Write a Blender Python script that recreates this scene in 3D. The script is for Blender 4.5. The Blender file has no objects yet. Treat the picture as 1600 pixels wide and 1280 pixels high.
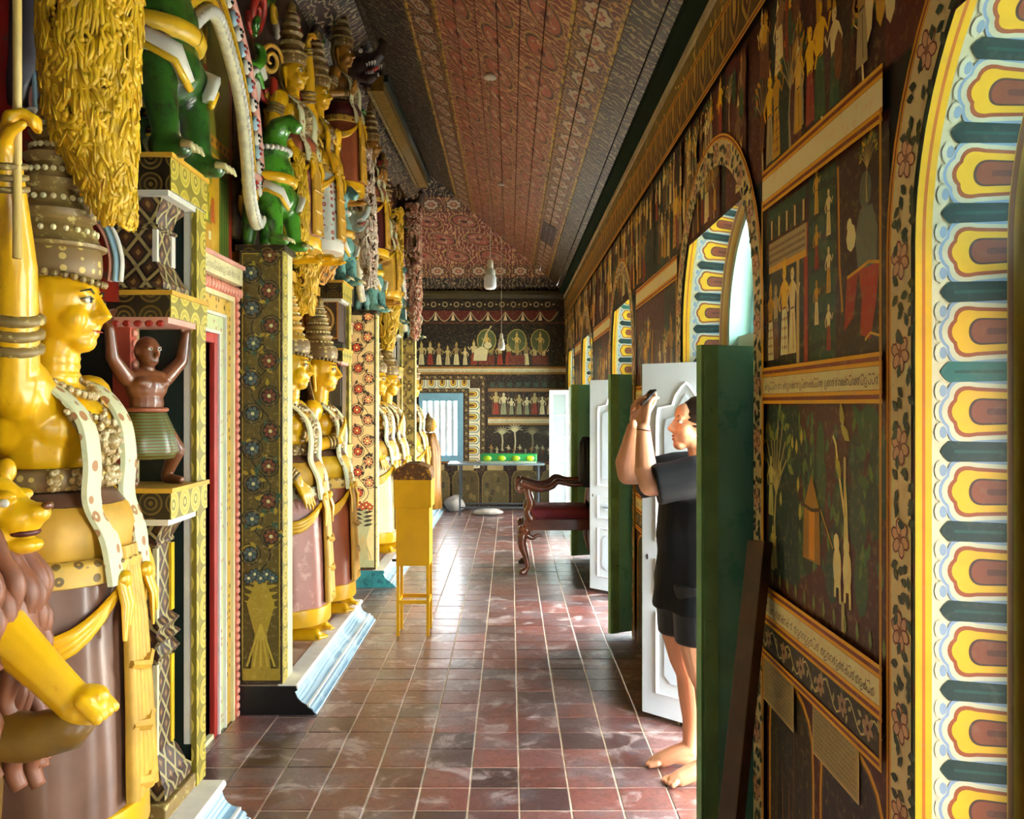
import bpy, bmesh, math, random
import numpy as np
from mathutils import Vector, Matrix, Euler, noise as mnoise
random.seed(7); np.random.seed(7)
SC = bpy.context.scene
COL = SC.collection
PI = math.pi

# ------------------------------------------------------------------ camera
# x right, y down the corridor, z up; eye 1.55 m above the tiles
F_PX, VPX, VPY, EYE = 1373.0, 797.0, 632.0, 1.55
cam_d = bpy.data.cameras.new('camera'); cam = bpy.data.objects.new('camera', cam_d); COL.objects.link(cam)
cam.location = (0, 0, EYE); cam.rotation_euler = (PI/2, 0, 0)
cam_d.sensor_width = 36; cam_d.lens = F_PX/1600*36
cam_d.shift_x = 3/1600; cam_d.shift_y = -8/1600
cam_d.clip_start = .02
SC.camera = cam
def at(px, py, Y):
    """world point seen at a photo pixel, at distance Y down the corridor"""
    return Vector(((px-VPX)*Y/F_PX, Y, EYE-(py-VPY)*Y/F_PX))

# ------------------------------------------------------------------ light: overcast bright day through doors and window
W = bpy.data.worlds.new('sky'); SC.world = W; W.use_nodes = True
W.node_tree.nodes['Background'].inputs[0].default_value = (.95, .98, 1.0, 1)
W.node_tree.nodes['Background'].inputs[1].default_value = 31.0
sun_d = bpy.data.lights.new('sun', 'SUN'); sun_d.energy = 90; sun_d.angle = math.radians(3); sun_d.color = (1, .95, .86)
sun = bpy.data.objects.new('sun', sun_d); COL.objects.link(sun); sun.rotation_euler = Vector((.35, .25, -1)).to_track_quat('-Z', 'Y').to_euler()   # high, over the roof ridge: it lights the yard
vs = SC.view_settings
vs.view_transform = 'Standard'; vs.look = 'None'; vs.gamma = 1; vs.use_curve_mapping = False
vs.exposure = 0.08
XR, XL, YF, YB = .83, -1.75, 13.1, -3.6       # right wall, left wall, far wall, wall behind the camera
ARCHES = [(.58, 1.80, 1), (2.95, 4.22, 1), (5.87, 7.14, 1), (8.81, 10.08, 1), (11.35, 12.55, 1), (-2.35, -1.1, 1)]
for (a, b, k) in ARCHES:                       # sky portals in the door openings (guide the sampling, give off nothing)
    l = bpy.data.lights.new('daylight_portal', 'AREA'); l.shape = 'RECTANGLE'; l.size = 1.1; l.size_y = 2.5
    l.cycles.is_portal = True
    o = bpy.data.objects.new('daylight_portal', l); COL.objects.link(o)
    o.location = (XR+.41, (a+b)/2, 1.25); o.rotation_euler = (0, PI/2, 0); o.rotation_euler = Euler((PI/2, 0, PI/2))
    o.rotation_euler = Vector((-1, 0, 0)).to_track_quat('-Z', 'Y').to_euler()
l = bpy.data.lights.new('daylight_portal', 'AREA'); l.shape = 'RECTANGLE'; l.size = .75; l.size_y = 1.1; l.cycles.is_portal = True
o = bpy.data.objects.new('daylight_portal', l); COL.objects.link(o); o.location = (-1.03, YF+.3, 1.2)
o.rotation_euler = Vector((0, -1, 0)).to_track_quat('-Z', 'Y').to_euler()

# ------------------------------------------------------------------ helpers
def lin(c):
    if isinstance(c, str):
        c = c.lstrip('#'); c = [int(c[i:i+2], 16)/255 for i in (0, 2, 4)]
    return tuple((x/12.92 if x <= .04045 else ((x+.055)/1.055)**2.4) for x in c[:3]) + (1.0,)

class MB:
    """collects shapes into one mesh; optional colour and uv per face corner"""
    def __init__(s): s.v = []; s.f = []; s.c = []; s.uv = []; s.hasuv = False; s.hasc = False; s.M = None
    def addv(s, pts):
        n = len(s.v)
        if s.M is not None: s.v.extend([tuple(s.M @ Vector(p)) for p in pts])
        else: s.v.extend([tuple(p) for p in pts])
        return n
    def face(s, idx, col=None, uv=None):
        s.f.append(tuple(idx)); s.c.append(col); s.uv.append(uv)
        if col is not None: s.hasc = True
        if uv is not None: s.hasuv = True
    def poly(s, pts, col=None, uv=None):
        n = s.addv(pts); s.face(range(n, n+len(pts)), col, uv); return s
    def box(s, x0, x1, y0, y1, z0, z1, col=None):
        n = s.addv([(x, y, z) for z in (z0, z1) for y in (y0, y1) for x in (x0, x1)])
        for q in ((0,2,3,1), (4,5,7,6), (0,1,5,4), (2,6,7,3), (0,4,6,2), (1,3,7,5)): s.face([n+i for i in q], col)
        return s
    def beam(s, p0, p1, w, h, up=(0,0,1), w1=None, h1=None):
        p0, p1 = Vector(p0), Vector(p1); d = (p1-p0).normalized(); up = Vector(up)
        r = d.cross(up)
        if r.length < 1e-4: r = d.cross(Vector((0, 1, 0)))
        r.normalize(); u = r.cross(d)
        w1 = w if w1 is None else w1; h1 = h if h1 is None else h1
        pts = [p0+r*(a*w/2)+u*(b*h/2) for a, b in ((-1,-1),(1,-1),(1,1),(-1,1))] + [p1+r*(a*w1/2)+u*(b*h1/2) for a, b in ((-1,-1),(1,-1),(1,1),(-1,1))]
        n = s.addv(pts)
        for q in ((3,2,1,0), (4,5,6,7), (0,1,5,4), (1,2,6,5), (2,3,7,6), (3,0,4,7)): s.face([n+i for i in q])
        return s
    def lathe(s, prof, c=(0,0,0), seg=16, sx=1, sy=1, caps=True, a0=0, square=0):
        """prof [(r,z)] about a vertical axis; square>0 makes cross-section squarish"""
        n0 = len(s.v)
        for r, z in prof:
            ring = []
            for k in range(seg):
                a = a0+2*PI*k/seg; ca, sa = math.cos(a), math.sin(a); q = 1.0
                if square: q = 1/(abs(ca)**square+abs(sa)**square)**(1/square)
                ring.append((c[0]+r*sx*ca*q, c[1]+r*sy*sa*q, c[2]+z))
            s.addv(ring)
        for i in range(len(prof)-1):
            for k in range(seg):
                a, b = n0+i*seg+k, n0+i*seg+(k+1) % seg
                s.face((a, b, b+seg, a+seg))
        if caps:
            s.face([n0+k for k in range(seg)][::-1]); m = n0+(len(prof)-1)*seg; s.face([m+k for k in range(seg)])
        return s
    def tube(s, pts, rad, seg=8, caps=True, flat=1.0, up=(0,0,1)):
        pts = [Vector(p) for p in pts]; n = len(pts)
        if not hasattr(rad, '__len__'): rad = [rad]*n
        n0 = len(s.v); up = Vector(up); pr = None
        for i, p in enumerate(pts):
            d = (pts[min(i+1, n-1)]-pts[max(i-1, 0)])
            if d.length < 1e-9: d = Vector((0,0,1))
            d.normalize()
            r = d.cross(up) if pr is None else pr-d*pr.dot(d)
            if r.length < 1e-3: r = d.cross(Vector((0,1,0))) if abs(d.y) < .9 else d.cross(Vector((1,0,0)))
            r.normalize(); pr = r; u = r.cross(d)
            s.addv([p+r*(rad[i]*math.cos(2*PI*k/seg))+u*(rad[i]*flat*math.sin(2*PI*k/seg)) for k in range(seg)])
        for i in range(n-1):
            for k in range(seg):
                a, b = n0+i*seg+k, n0+i*seg+(k+1) % seg
                s.face((a, b, b+seg, a+seg))
        if caps:
            s.face([n0+k for k in range(seg)][::-1]); m = n0+(n-1)*seg; s.face([m+k for k in range(seg)])
        return s
    def ball(s, c, r, seg=12, rings=8, R=None):
        if not hasattr(r, '__len__'): r = (r, r, r)
        n0 = len(s.v); c = Vector(c)
        pts = []
        for i in range(rings+1):
            t = PI*i/rings
            for k in range(seg):
                a = 2*PI*k/seg
                p = Vector((r[0]*math.sin(t)*math.cos(a), r[1]*math.sin(t)*math.sin(a), r[2]*math.cos(t)))
                if R is not None: p = R @ p
                pts.append(c+p)
        s.addv(pts)
        for i in range(rings):
            for k in range(seg):
                a, b = n0+i*seg+k, n0+i*seg+(k+1) % seg
                s.face((a+seg, b+seg, b, a))
        return s
    def capsule(s, p0, r0, p1, r1, seg=12):
        p0, p1 = Vector(p0), Vector(p1); s.tube([p0, p1], [r0, r1], seg)
        s.ball(p0, r0, seg, 6); s.ball(p1, r1, seg, 6); return s
    def extr(s, prof, axis, a0, a1, cap=True):
        """extrude 2-D profile along axis: 'y' profile is (x,z); 'x' profile is (y,z); 'z' profile is (x,y)"""
        f = {'y': lambda p, t: (p[0], t, p[1]), 'x': lambda p, t: (t, p[0], p[1]), 'z': lambda p, t: (p[0], p[1], t)}[axis]
        n = s.addv([f(p, a0) for p in prof]+[f(p, a1) for p in prof]); m = len(prof)
        for i in range(m):
            j = (i+1) % m; s.face((n+i, n+j, n+m+j, n+m+i))
        if cap: s.face([n+i for i in range(m)][::-1]); s.face([n+m+i for i in range(m)])
        return s
    def mesh(s, name):
        me = bpy.data.meshes.new(name); me.from_pydata(s.v, [], s.f)
        if s.hasc:
            at_ = me.color_attributes.new('Col', 'FLOAT_COLOR', 'CORNER')
            arr = np.ones((len(me.loops), 4), dtype=np.float32); k = 0
            for f, c in zip(s.f, s.c):
                if c is not None: arr[k:k+len(f), :3] = c[:3]
                k += len(f)
            at_.data.foreach_set('color', arr.ravel())
        if s.hasuv:
            ul = me.uv_layers.new(name='UVMap'); arr = np.zeros((len(me.loops), 2), dtype=np.float32); k = 0
            for f, u in zip(s.f, s.uv):
                if u is not None: arr[k:k+len(f)] = u
                k += len(f)
            ul.data.foreach_set('uv', arr.ravel())
        return me

def boxuv(me):
    """box-projected uv in metres"""
    ul = me.uv_layers.new(name='UVMap')
    for p in me.polygons:
        n = p.normal; ax = max(range(3), key=lambda i: abs(n[i]))
        for li in p.loop_indices:
            c = me.vertices[me.loops[li].vertex_index].co
            ul.data[li].uv = ((c.y, c.z), (c.x, c.z), (c.x, c.y))[ax]

def obj(name, mb, mat, parent=None, smooth=False, bevel=0, world=False, loc=None, rot=None, uvbox=False, autosmooth=None, fix=True):
    me = mb if isinstance(mb, bpy.types.Mesh) else mb.mesh(name)
    if fix and not isinstance(mb, bpy.types.Mesh):
        bm = bmesh.new(); bm.from_mesh(me); bmesh.ops.recalc_face_normals(bm, faces=bm.faces)
        if bevel: bmesh.ops.bevel(bm, geom=[e for e in bm.edges if e.is_manifold and e.calc_face_angle(0) > .6], offset=bevel, segments=2, affect='EDGES', clamp_overlap=True, profile=.6)
        bm.to_mesh(me); bm.free()
    if uvbox: boxuv(me)
    if mat is not None and not me.materials: me.materials.append(mat)
    if smooth: me.polygons.foreach_set('use_smooth', [True]*len(me.polygons))
    if autosmooth is not None:
        me.polygons.foreach_set('use_smooth', [True]*len(me.polygons))
        me.set_sharp_from_angle(angle=math.radians(autosmooth))
    o = bpy.data.objects.new(name, me); COL.objects.link(o)
    if parent is not None:
        o.parent = parent
        if world:
            P = parent; M = Matrix.Identity(4); chain = []
            while P is not None: chain.append(P.matrix_parent_inverse @ P.matrix_basis if P.parent else P.matrix_basis); P = P.parent
            for m in chain: M = m @ M
            o.matrix_parent_inverse = M.inverted()
    if loc is not None: o.location = loc
    if rot is not None: o.rotation_euler = rot
    return o
def tag(o, label=None, cat=None, group=None, kind=None):
    if label: o['label'] = label
    if cat: o['category'] = cat
    if group: o['group'] = group
    if kind: o['kind'] = kind
    return o
def thing(name, label, cat, loc=(0,0,0), rz=0, group=None):
    o = bpy.data.objects.new(name, None); COL.objects.link(o); o.empty_display_size = .1
    o.location = loc; o.rotation_euler = (0, 0, rz)
    return tag(o, label, cat, group)
def struct(name, mb, mat, **k):
    return tag(obj(name, mb, mat, **k), kind='structure')
def copy_tree(o, parent=None):
    c = o.copy(); COL.objects.link(c); c.parent = parent
    for ch in list(o.children): copy_tree(ch, c)
    return c

# ------------------------------------------------------------------ materials
class NT:
    def __init__(s, name):
        s.m = bpy.data.materials.new(name); s.m.use_nodes = True; s.t = s.m.node_tree; s.b = s.t.nodes['Principled BSDF']
    def n(s, typ, **k):
        o = s.t.nodes.new(typ)
        for a, v in k.items(): setattr(o, a, v)
        return o
    def L(s, a, b): s.t.links.new(a, b)
    def inp(s, sock, v):
        if hasattr(v, 'links') or isinstance(v, bpy.types.NodeSocket): s.L(v, sock)
        else: sock.default_value = v
    def math(s, op, a, b=0.0, c=None):
        o = s.n('ShaderNodeMath', operation=op); s.inp(o.inputs[0], a); s.inp(o.inputs[1], b)
        if c is not None: s.inp(o.inputs[2], c)
        return o.outputs[0]
    def mix(s, f, a, b, mode='MIX'):
        o = s.n('ShaderNodeMix', data_type='RGBA', blend_type=mode); s.inp(o.inputs[0], f); s.inp(o.inputs[6], a); s.inp(o.inputs[7], b); return o.outputs[2]
    def noise(s, vec, scale, detail=3, rough=.55, dist=0.0):
        o = s.n('ShaderNodeTexNoise'); 
        if vec is not None: s.L(vec, o.inputs['Vector'])
        o.inputs['Scale'].default_value = scale; o.inputs['Detail'].default_value = detail; o.inputs['Roughness'].default_value = rough; o.inputs['Distortion'].default_value = dist
        return o.outputs['Fac']
    def ramp(s, f, stops, const=False):
        o = s.n('ShaderNodeValToRGB'); s.L(f, o.inputs[0]); e = o.color_ramp.elements
        if const: o.color_ramp.interpolation = 'CONSTANT'
        while len(e) < len(stops): e.new(.5)
        for k, (p, c) in zip(e, stops): k.position = p; k.color = c if len(c) == 4 else (*c, 1)
        return o.outputs[0]
    def step(s, x, lo, hi):
        o = s.n('ShaderNodeMapRange', interpolation_type='SMOOTHSTEP'); s.inp(o.inputs[0], x); o.inputs[1].default_value = lo; o.inputs[2].default_value = hi; return o.outputs[0]
    def bump(s, h, strength=.3, dist=.01):
        o = s.n('ShaderNodeBump'); s.L(h, o.inputs['Height']); o.inputs['Strength'].default_value = strength; o.inputs['Distance'].default_value = dist
        s.L(o.outputs[0], s.b.inputs['Normal'])
    def obco(s): return s.n('ShaderNodeTexCoord').outputs['Object']
    def pos(s): return s.n('ShaderNodeNewGeometry').outputs['Position']
    def uvs(s):
        o = s.n('ShaderNodeUVMap'); x = s.n('ShaderNodeSeparateXYZ'); s.L(o.outputs[0], x.inputs[0]); return x.outputs[0], x.outputs[1], o.outputs[0]
MATS = {}
def mat(name, col, rough=.55, metal=0, var=.18, scale=7, col2=None, amt=.5, bump=0, bscale=60, coat=0, spec=.5, emit=None, estr=0, sss=0):
    if name in MATS: return MATS[name]
    t = NT(name); c = lin(col); v = t.pos()
    nz = t.noise(v, scale, 4)
    dark = tuple(x*(1-var) for x in c[:3])+(1,); lite = tuple(min(1, x*(1+var)) for x in c[:3])+(1,)
    base = t.ramp(nz, [(.3, dark), (.7, lite)])
    if col2:
        n2 = t.noise(v, scale*2.3, 5, .65); f = t.step(n2, .62-amt*.3, .72-amt*.25); base = t.mix(f, base, lin(col2))
    t.L(base, t.b.inputs['Base Color'])
    t.b.inputs['Roughness'].default_value = rough; t.b.inputs['Metallic'].default_value = metal
    t.b.inputs['Coat Weight'].default_value = coat; t.b.inputs['Coat Roughness'].default_value = .15
    t.b.inputs['Specular IOR Level'].default_value = spec
    if sss: t.b.inputs['Subsurface Weight'].default_value = sss; t.b.inputs['Subsurface Radius'].default_value = (.02, .008, .005)
    if bump: t.bump(t.noise(v, bscale, 4), bump, .01)
    if emit: t.b.inputs['Emission Color'].default_value = lin(emit); t.b.inputs['Emission Strength'].default_value = estr
    MATS[name] = t.m; return t.m
def paint_mat(name='mural_paint', rough=.5, wear=.35, wcol='#6a5a38', gain=.72):
    if name in MATS: return MATS[name]
    t = NT(name); a = t.n('ShaderNodeAttribute', attribute_name='Col'); v = t.pos()
    n1 = t.noise(v, 9, 5, .65); n2 = t.noise(v, 45, 4, .6)
    c = t.mix(t.math('MULTIPLY', t.step(n2, .5, .75), wear), a.outputs['Color'], lin(wcol))
    k = t.math('ADD', gain, t.math('MULTIPLY', n1, .5*gain/.72)); g = t.n('ShaderNodeCombineColor')
    for i in range(3): t.L(k, g.inputs[i])
    c = t.mix(1.0, c, g.outputs[0], 'MULTIPLY')
    t.L(c, t.b.inputs['Base Color']); t.b.inputs['Roughness'].default_value = rough
    t.bump(n2, .12, .004)
    MATS[name] = t.m; return t.m
# ------------------------------------------------------------------ flat painting on surfaces: coloured polygons in (u, v) metres
def clip(pts, u, sg):
    out = []
    for a, b in zip(pts, list(pts[1:])+[pts[0]]):
        ia, ib = (a[0]-u)*sg >= -1e-9, (b[0]-u)*sg >= -1e-9
        if ia: out.append(a)
        if ia != ib: t = (u-a[0])/(b[0]-a[0]); out.append((u, a[1]+t*(b[1]-a[1])))
    return out
class Paint:
    def __init__(s, fn, step=8e-6, base=.0006, slab=0): s.mb = MB(); s.fn = fn; s.o = base; s.step = step; s.slab = slab
    def poly(s, pts, c):
        s.o += s.step; cc = lin(c) if isinstance(c, str) else c
        if s.slab:                                        # cut along u so that the pieces follow a curved surface
            k0, k1 = math.floor(min(p[0] for p in pts)/s.slab), math.ceil(max(p[0] for p in pts)/s.slab)
            for k in range(k0, k1):
                q = clip(clip(pts, k*s.slab, 1), (k+1)*s.slab, -1)
                if len(q) > 2: s.mb.poly([s.fn(u, v, s.o) for u, v in q], cc)
            return
        s.mb.poly([s.fn(u, v, s.o) for u, v in pts], cc)
    def rect(s, u0, u1, v0, v1, c): s.poly([(u0, v0), (u1, v0), (u1, v1), (u0, v1)], c)
    def long(s, u0, u1, v0, v1, c, n=8, j=0.0):
        for i in range(n):
            a, b = u0+(u1-u0)*i/n, u0+(u1-u0)*(i+1)/n; s.rect(a, b, v0, v1, c); s.o -= s.step
        s.o += s.step
    def ell(s, u, v, a, b, c, n=12, rot=0):
        cr, sr = math.cos(rot), math.sin(rot)
        s.poly([(u+a*math.cos(t)*cr-b*math.sin(t)*sr, v+a*math.cos(t)*sr+b*math.sin(t)*cr) for t in [2*PI*k/n for k in range(n)]], c)
    def stroke(s, pts, w, c, taper=False):
        s.o += s.step; cc = lin(c) if isinstance(c, str) else c; m = len(pts); L = []; R = []; s.o += 0
        for i, p in enumerate(pts):
            a, b = pts[max(0, i-1)], pts[min(m-1, i+1)]; d = math.hypot(b[0]-a[0], b[1]-a[1]) or 1
            nx, ny = -(b[1]-a[1])/d, (b[0]-a[0])/d; k = w/2*((1-i/(m-1)*.8) if taper else 1)
            L.append((p[0]+nx*k, p[1]+ny*k)); R.append((p[0]-nx*k, p[1]-ny*k))
        n = s.mb.addv([s.fn(u, v, s.o) for u, v in L+R])
        for i in range(m-1): s.mb.face((n+i, n+i+1, n+m+i+1, n+m+i), cc)
    def ring(s, u, v, a, b, w, c, n=14): s.stroke([(u+a*math.cos(2*PI*k/n), v+b*math.sin(2*PI*k/n)) for k in range(n+1)], w, c)
    def flower(s, u, v, r, cp, cc, co=None, n=6):
        for k in range(n):
            t = 2*PI*k/n+.3
            if co: s.ell(u+r*.58*math.cos(t), v+r*.58*math.sin(t), r*.48, r*.36, co, 8, t)
            s.ell(u+r*.56*math.cos(t), v+r*.56*math.sin(t), r*.38, r*.27, cp, 8, t)
        s.ell(u, v, r*.25, r*.25, cc, 8)
    def leaf(s, u, v, L, w, rot, c):
        cr, sr = math.cos(rot), math.sin(rot)
        s.poly([(u+x*cr-y*sr, v+x*sr+y*cr) for x, y in ((0, 0), (L*.35, w/2), (L*.7, w*.38), (L, 0), (L*.7, -w*.38), (L*.35, -w/2))], c)
    def person(s, u, v, h, skin, cloth, crown=None, line='#1a0c08', flip=1, dots=None):
        f = flip
        s.poly([(u-.13*h, v), (u+.13*h, v), (u+.10*h, v+.3*h), (u+.075*h, v+.5*h), (u-.075*h, v+.5*h), (u-.11*h, v+.3*h)], cloth)
        if dots:
            for i in range(4):
                for j in range(3): s.ell(u+(j-1)*.065*h, v+.08*h+i*.1*h, .014*h, .022*h, dots, 6)
        s.poly([(u-.075*h, v+.48*h), (u+.075*h, v+.48*h), (u+.115*h, v+.74*h), (u+.04*h, v+.79*h), (u-.04*h, v+.79*h), (u-.115*h, v+.74*h)], skin)
        s.stroke([(u+f*.10*h, v+.73*h), (u+f*.19*h, v+.58*h), (u+f*.14*h, v+.47*h)], .045*h, skin)
        s.stroke([(u-f*.10*h, v+.73*h), (u-f*.18*h, v+.62*h), (u-f*.24*h, v+.74*h)], .042*h, skin)
        s.ell(u, v+.86*h, .062*h, .08*h, skin, 10)
        s.stroke([(u-.05*h, v+.50*h), (u+.05*h, v+.49*h)], .02*h, line)
        s.stroke([(u-.03*h, v+.05*h), (u-.015*h, v+.44*h)], .012*h, line)
        s.ell(u+f*.02*h, v+.865*h, .012*h, .012*h, line, 6)
        if crown: s.poly([(u-.06*h, v+.91*h), (u+.06*h, v+.91*h), (u+.025*h, v+.98*h), (u, v+1.06*h), (u-.025*h, v+.98*h)], crown)
    def tree(s, u, v, h, trunk, leaf, n=9, rnd=random):
        s.stroke([(u, v), (u+.03*h, v+.3*h), (u-.02*h, v+.6*h)], .06*h, trunk, True)
        for k in range(n):
            a = PI*(.12+.76*k/(n-1)); r = h*(.25+.15*rnd.random()); e = (u+r*.75*math.cos(a), v+.6*h+r*math.sin(a))
            s.stroke([(u-.01*h, v+.48*h), ((u+e[0])/2, (v+.52*h+e[1])/2), e], .016*h, trunk)
            for q in range(3): s.leaf(e[0]-.02*h, e[1]-.03*h, .13*h, .055*h, a+(q-1)*.8, leaf[(k+q) % len(leaf)])
    def script(s, u0, u1, v, h, c, seed=1, dirn=1):
        """rounded hand-lettering strokes in one line, from u0 to u1"""
        r = random.Random(seed); u = 0; L = abs(u1-u0); sg = 1 if u1 > u0 else -1
        while u < L-h*.5:
            k = r.randrange(6); w = h*(.55+.25*r.random()); pts = []
            arc = lambda cx, cy, rx, ry, a0, a1, n=9: [(cx+rx*math.cos(a0+(a1-a0)*i/n), cy+ry*math.sin(a0+(a1-a0)*i/n)) for i in range(n+1)]
            if k == 0: pts = [arc(w*.5, .3*h, w*.42, .3*h, -.4*PI, 1.35*PI)]
            elif k == 1: pts = [arc(w*.3, .25*h, w*.25, .25*h, .1*PI, 1.8*PI), arc(w*.7, .33*h, w*.25, .33*h, 1.2*PI, -.5*PI)]
            elif k == 2: pts = [arc(w*.5, .3*h, w*.4, .32*h, .9*PI, 2.2*PI), arc(w*.55, .72*h, w*.35, .22*h, 0, .9*PI)]
            elif k == 3: pts = [arc(w*.3, .3*h, w*.25, .3*h, -.5*PI, 1.2*PI), [(w*.55, 0), (w*.6, .5*h), (w*.9, .85*h)]]
            elif k == 4: pts = [arc(w*.45, .3*h, w*.35, .3*h, .3*PI, 2.1*PI), arc(w*.5, -.05*h, w*.4, .22*h, PI, 2*PI)]
            else: pts = [arc(w*.3, .2*h, w*.22, .2*h, 0, 1.9*PI), arc(w*.72, .25*h, w*.22, .25*h, PI, -.6*PI), [(w*.7, .5*h), (w*.95, .95*h)]]
            for p in pts: s.stroke([(u0+sg*(u+a), v+b) for a, b in p], h*.085, c)
            u += w*1.12+(h*.4 if r.random() < .12 else 0)
    def vine(s, u0, u1, v0, v1, ground, stem, pet, cen, leafc, horiz=True, seed=3, pitch=None, outline=None):
        """running chain of flowers and leaves filling a strip (long axis u if horiz)"""
        r = random.Random(seed); A, B = (u0, u1) if horiz else (v0, v1); c0, c1 = (v0, v1) if horiz else (u0, u1)
        w = c1-c0; m = (c0+c1)/2; pitch = pitch or w*1.9; q = lambda a, c: (a, c) if horiz else (c, a)
        if ground: s.rect(u0, u1, v0, v1, ground)
        n = max(1, int(round((B-A)/pitch))); p = (B-A)/n
        for i in range(n):
            a = A+p*i
            s.stroke([q(a+p*k/8, m+.36*w*math.sin(2*PI*k/8)) for k in range(9)], w*.07, stem)
            for k, sgn in ((.12, 1), (.3, -1), (.42, 1), (.6, -1), (.72, 1), (.9, -1)):
                uu, vv = q(a+p*k, m+sgn*w*.16); s.leaf(uu, vv, w*.33, w*.17, r.uniform(0, 6.28), leafc)
            uu, vv = q(a+p*.5, m); s.flower(uu, vv, w*.40, pet, cen, outline)
    def done(s, name, m, parent, label=None):
        o = obj(name, s.mb, m, parent, fix=False)
        if label: o['label'] = label
        return o
PM = paint_mat('mural_paint', .5, .35, '#8a7448', 1.6)
PB = paint_mat('fresh_paint', .45, .12, '#a89f80', .37)

# ------------------------------------------------------------------ floor: clay tiles
S_T, X0_T, Y0_T = .1985, .036, 3.355
ST_Y = .1996
def tile_mat():
    t = NT('glazed_clay_tile'); v = t.pos(); oi = t.n('ShaderNodeObjectInfo')
    n1 = t.noise(v, 5, 5, .65, .6); n2 = t.noise(v, 26, 5, .7, 1.2); n3 = t.noise(v, 3.1, 4, .6)
    wn = t.n('ShaderNodeTexWhiteNoise', noise_dimensions='2D'); vm = t.n('ShaderNodeVectorMath', operation='SNAP')
    sh = t.n('ShaderNodeVectorMath', operation='ADD'); t.L(v, sh.inputs[0]); sh.inputs[1].default_value = (S_T*40-X0_T, ST_Y*60-Y0_T, 0)
    t.L(sh.outputs[0], vm.inputs[0]); vm.inputs[1].default_value = (S_T, ST_Y, 1); t.L(vm.outputs[0], wn.inputs['Vector'])
    c = t.ramp(wn.outputs[0], [(0, lin('#623a34')), (.35, lin('#784238')), (.55, lin('#3a2422')), (.68, lin('#5a3c3a')), (.8, lin('#844c42')), (1, lin('#6c5453'))])
    c = t.mix(t.math('MULTIPLY', t.step(n3, .5, .62), .55), c, lin('#6a6468')); c = t.mix(t.math('MULTIPLY', t.step(n2, .42, .70), .7), c, lin('#3c2a28'))
    c = t.mix(t.math('MULTIPLY', t.step(n1, .52, .68), .75), c, lin('#b0a09c'))
    c = t.mix(t.math('MULTIPLY', t.step(n2, .60, .75), .45), c, lin('#c2a498'))
    t.L(c, t.b.inputs['Base Color'])
    r = t.math('ADD', .16, t.math('MULTIPLY', n2, .36)); t.L(r, t.b.inputs['Roughness']); t.b.inputs['Specular IOR Level'].default_value = .9; t.b.inputs['Coat Weight'].default_value = .5; t.b.inputs['Coat Roughness'].default_value = .22
    t.bump(t.math('ADD', n2, t.math('MULTIPLY', n1, 2.0)), .22, .006)
    return t.m
TILE = tile_mat()
GROUT = mat('grout', '#cbb99e', .8, var=.3, scale=12)
fl = MB().box(XL-.4, XR+.72, YB-.4, YF+.4, -.12, -.003)
floor = struct('floor', fl, GROUT)
def tile_mesh():
    mb = MB(); a = S_T/2-.0028; b = ST_Y/2-.0028; e = .003
    n = mb.addv([(-a, -b, -.02), (a, -b, -.02), (a, b, -.02), (-a, b, -.02), (-a, -b, -.002), (a, -b, -.002), (a, b, -.002), (-a, b, -.002), (-a+e, -b+e, 0), (a-e, -b+e, 0), (a-e, b-e, 0), (-a+e, b-e, 0)])
    for k in range(4):
        j = (k+1) % 4; mb.face((n+k, n+j, n+4+j, n+4+k)); mb.face((n+4+k, n+4+j, n+8+j, n+8+k))
    mb.face((n+8, n+9, n+10, n+11)); return mb
tme = tile_mesh().mesh('floor_tile'); tme.materials.append(TILE)
cand = []
for i in range(-8, 6):
    for j in range(-36, 50):
        cx, cy = X0_T+(i+.5)*S_T, Y0_T+(j+.5)*ST_Y
        if XL-.15 < cx < XR+.5 and YB < cy < YF: cand.append((cx, cy))
rnd = random.Random(5)
# tiles in the picture, nearest first; a tile under a pedestal is not seen
def seen(c): return c[1] > 3.15 and c[0] > -1.40 and not (c[0] < -1.02 and any(y0+.1 < c[1] < y0+1.85 for y0 in (1.34, 4.39, 7.44, 10.49))) and not (c[0] > XR+.05)
vis = sorted([c for c in cand if seen(c)], key=lambda c: c[1])[:300]; vs_ = set(vis)
for c in vis:
    o = bpy.data.objects.new('floor_tile', tme); COL.objects.link(o); o.parent = floor
    o.location = (c[0], c[1], rnd.uniform(-.0012, .0008)); o.rotation_euler = (rnd.uniform(-.004, .004), rnd.uniform(-.004, .004), 0)
mb = MB(); tv = [v.co.copy() for v in tme.vertices]; tf = [tuple(p.vertices) for p in tme.polygons]
for c in cand:
    if c in vs_: continue
    n = mb.addv([(p.x+c[0], p.y+c[1], p.z-.0004) for p in tv])
    for q in tf: mb.face([n+k for k in q])
tag(obj('floor_tiles_beyond', mb, TILE, floor, fix=False), kind='stuff')

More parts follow.
